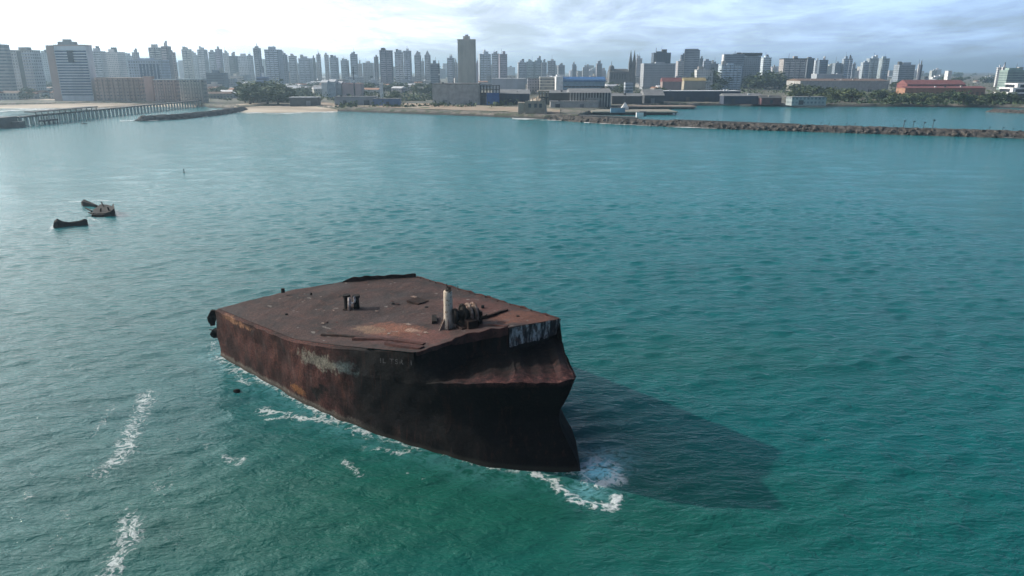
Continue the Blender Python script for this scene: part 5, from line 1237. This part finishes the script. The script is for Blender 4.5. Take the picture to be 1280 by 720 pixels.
for px, py, c, lab in ((772, 140.5, BLUE_LITE, 'pale blue container standing on the nearer wharf'), (803, 145.2, STEEL_D, 'dark box container at the end of the breakwater road'), (799.5, 146.5, WHITEW, 'small white hut where the breakwater meets the wharf')):
    p = at(px, py, 2.5); e = empty('container', (p[0], p[1], 2.4)); wd = 5 if 'pale' in lab else 2.2
    MB().box(-wd, wd, -1.3, 1.3, 0, 3.0).obj('body', c, e); MB().box(-wd - .1, wd + .1, -1.4, 1.4, 3.003, 3.2).obj('roof', GREY_ROOF, e); tag(e, lab, 'container')

# parked cars on the waterfront road
CARB = solid('car_paint_white', (.75, .75, .75), .3)
cb = MB(); cb.box(-2.1, 2.1, -.9, .9, .35, .85); cb.taper(-1.3, 1.1, -.85, .85, .853, 1.45, .82); cbm = cb.mesh('car_body', CARB)
wm_ = MB(); wm_.tube((0, -.15, 0), (0, .15, 0), .33, .33, 10); wmm = wm_.mesh('wheel', STEEL_D)
for k in range(34):
    px = rs.uniform(852, 905) if k < 22 else rs.uniform(1020, 1075); py = rs.uniform(110.5, 112.5) if k < 22 else rs.uniform(113.2, 115.0); p = at(px, py, LZ)
    e = empty('parked_car', (p[0], p[1], LZ + .6), rs.uniform(-.3, .3)); link('body', cbm, e)
    for x_, y_ in ((-1.3, -.85), (1.3, -.85), (-1.3, .85), (1.3, .85)): link('wheel', wmm, e, (x_, y_, .33))
    lab = 'white car parked in the row under the green tree belt' if k < 22 else 'white car parked in front of the long cream warehouse'
    tag(e, lab, 'car', lab.replace('car', 'cars', 1))

# ------------------------------------------------------------------ wreckage, marker and rocks in the water
def wreckage():
    p = at(67, 284.5); q = at(110, 281); dv = q[:2] - p[:2]; L = np.linalg.norm(dv); dv /= L; nv = np.array([-dv[1], dv[0]])
    vs = []; n = 22
    for i in range(n):
        u = i / (n - 1); c = p[:2] + dv * L * u; hgt = float(np.interp(u, [0, .05, .14, .3, .5, .8, .93, 1], [.5, 1.35, 1.75, 1.1, .85, 1.0, 1.35, 1.1])) + .1 * fbm(u * 8, 2, 2)
        wd = float(np.interp(u, [0, .15, .4, 1], [.7, 1.0, .5, .5]))
        for o, z in ((-wd, -.8), (-wd * .7, hgt * .8), (0, hgt), (wd * .7, hgt * .75), (wd, -.8)): c2 = c + nv * o; vs.append((c2[0], c2[1], z))
    m2 = MB(); m2.add(vs, grid_faces(n, 5)); m2.f += [(0, 1, 2, 3, 4), tuple(range(5 * n - 1, 5 * n - 6, -1))]
    tag(m2.obj('wreck_girder', BLACK_IRON), 'long black girder of wreckage lying in the water at left', 'wreckage')
    c = at(124, 268); e = empty('wreck_fragment', (c[0], c[1], 0)); tag(e, 'jagged rusty chunk of wreckage with foam round it, far left in the sea', 'wreckage'); k = .19
    def hull_piece(name, pts, m_, z0=-.6, th=.5):
        m3 = MB(); n_ = len(pts); vs = [(x_ * k - .58 * y_, y_, z0) for x_, y_, z_ in pts] + [(x_ * k - .58 * y_, y_, z_) for x_, y_, z_ in pts]
        m3.add(vs, [tuple(range(n_ - 1, -1, -1)), tuple(range(n_, 2 * n_))] + [(i, (i + 1) % n_, n_ + (i + 1) % n_, n_ + i) for i in range(n_)]); return m3.obj(name, m_, e)
    hull_piece('deck_plate', [(-8, .5, .25), (-3, -1.2, .45), (4, -1.8, .55), (10, -2.4, .8), (17, -1.2, 1.1), (18, 2.5, 1.3), (12, 6.5, 1.0), (3, 8, .8), (-2, 5.8, .5), (-6, 4.2, .3)], noisy('grey_rust', (.026, .023, .022), (.010, .009, .009), 1.4))
    hull_piece('side_plate', [(6, -2.6, .7), (13, -2.9, 1.2), (18.5, -1.9, 1.7), (19.0, 3, 1.9), (17, 3, 1.6), (16.4, -.9, 1.2)], BLACK_IRON)
    hull_piece('fore_girder', [(-20, 11.5, .7), (-18, 10, 1.1), (-3, 8.6, .5), (0, 9.2, .4), (-16, 12.6, 1.2)], BLACK_IRON)
    m3 = MB(); m3.box(-1 * k, 13 * k, -2.6, -2.2, -.5, .45); m3.obj('lower_plate', DARK_RUST, e)
    for x_, y_, x2, y2, z2 in ((-8, 2, -15, 4, .7), (-6, -1, -12, 0, .4), (2, 1, 3, 0, 1.3), (8, 4, 5, 6, 1.7), (13, 0, 11, -1, 1.8)):
        m3 = MB(); m3.tube((x_ * k - .58 * y_, y_, .3), (x2 * k - .58 * y2, y2, z2), .2, .14, 7); m3.obj('bent_frame', BLACK_IRON, e)
wreckage()
def marker():
    p = at(230, 216); e = empty('marker_post', (p[0], p[1], 0)); tag(e, 'lone thin dark marker post standing in open water at left', 'marker post')
    m2 = MB(); m2.tube((0, 0, -.8), (.05, 0, .95), .14, .11, 8); m2.obj('pole', BLACK_IRON, e); m2 = MB(); m2.tube((.05, 0, .95), (.05, 0, 1.2), .2, .17, 8); m2.obj('cap', BLACK_IRON, e)
    m2 = MB(); m2.tube((0, 0, -.4), (0, 0, .2), .34, .3, 10); m2.obj('float_collar', DARK_RUST, e)
marker()
def rock(px, py, s, lab, m=BLACK_IRON):
    p = at(px, py); o = link('rock', BOULD[int(px) % 4].copy(), None, (p[0], p[1], .0)); o.data.materials.clear(); o.data.materials.append(m); o.scale = s; tag(o, lab, 'rock')
rock(105, 155, (1.8, 1.2, .8), 'low dark rock in the water just off the pier', ROCK_D)
rock(296, 489, (.34, .3, .3), 'small black rock poking out of the water below the stern of the wreck')

# ------------------------------------------------------------------ labels by place along the skyline
MARKS = sorted([(88, 'striped hotel'), (322, 'needle tower'), (482, 'roof-boxed violet tower'), (583, 'tan tower'), (725, 'blue-roofed hangar'), (789, 'church spires'), (865, 'sunlit-sided tower'), (917, 'white-edged tower'), (992, 'broad beige block'), (1170, 'red tiled hall')])
_ones = ['first', 'second', 'third', 'fourth', 'fifth', 'sixth', 'seventh', 'eighth', 'ninth', 'tenth', 'eleventh', 'twelfth', 'thirteenth', 'fourteenth', 'fifteenth', 'sixteenth', 'seventeenth', 'eighteenth', 'nineteenth']
ORD = list(_ones)
for _t, _w in (('twentieth', 'twenty'), ('thirtieth', 'thirty'), ('fortieth', 'forty'), ('fiftieth', 'fifty')): ORD += [_t] + [_w + '-' + q for q in _ones[:9]]
gap = {}
for en in ENTRIES:
    i = sum(1 for m_ in MARKS if m_[0] < en[1]); gap.setdefault((en[2], i), []).append(en)
for (desc, i), lst in gap.items():
    lst.sort(key=lambda q: q[1])
    where = f'left of the {MARKS[0][1]}' if i == 0 else f'right of the {MARKS[-1][1]}' if i == len(MARKS) else f'between {MARKS[i - 1][1]} and {MARKS[i][1]}'
    for k, (e, px, d_, cat, grp) in enumerate(lst):
        if len(lst) > 1 and len(f'{desc}, {ORD[k]} from left {where}'.split()) > 16: where = where.replace('roof-boxed ', '').replace('sunlit-sided', 'sunlit').replace('white-edged ', 'edged ')
        lab = f'{desc} {where}' if len(lst) == 1 else f'{desc}, {ORD[k]} from left {where}'
        tag(e, lab, cat, grp)
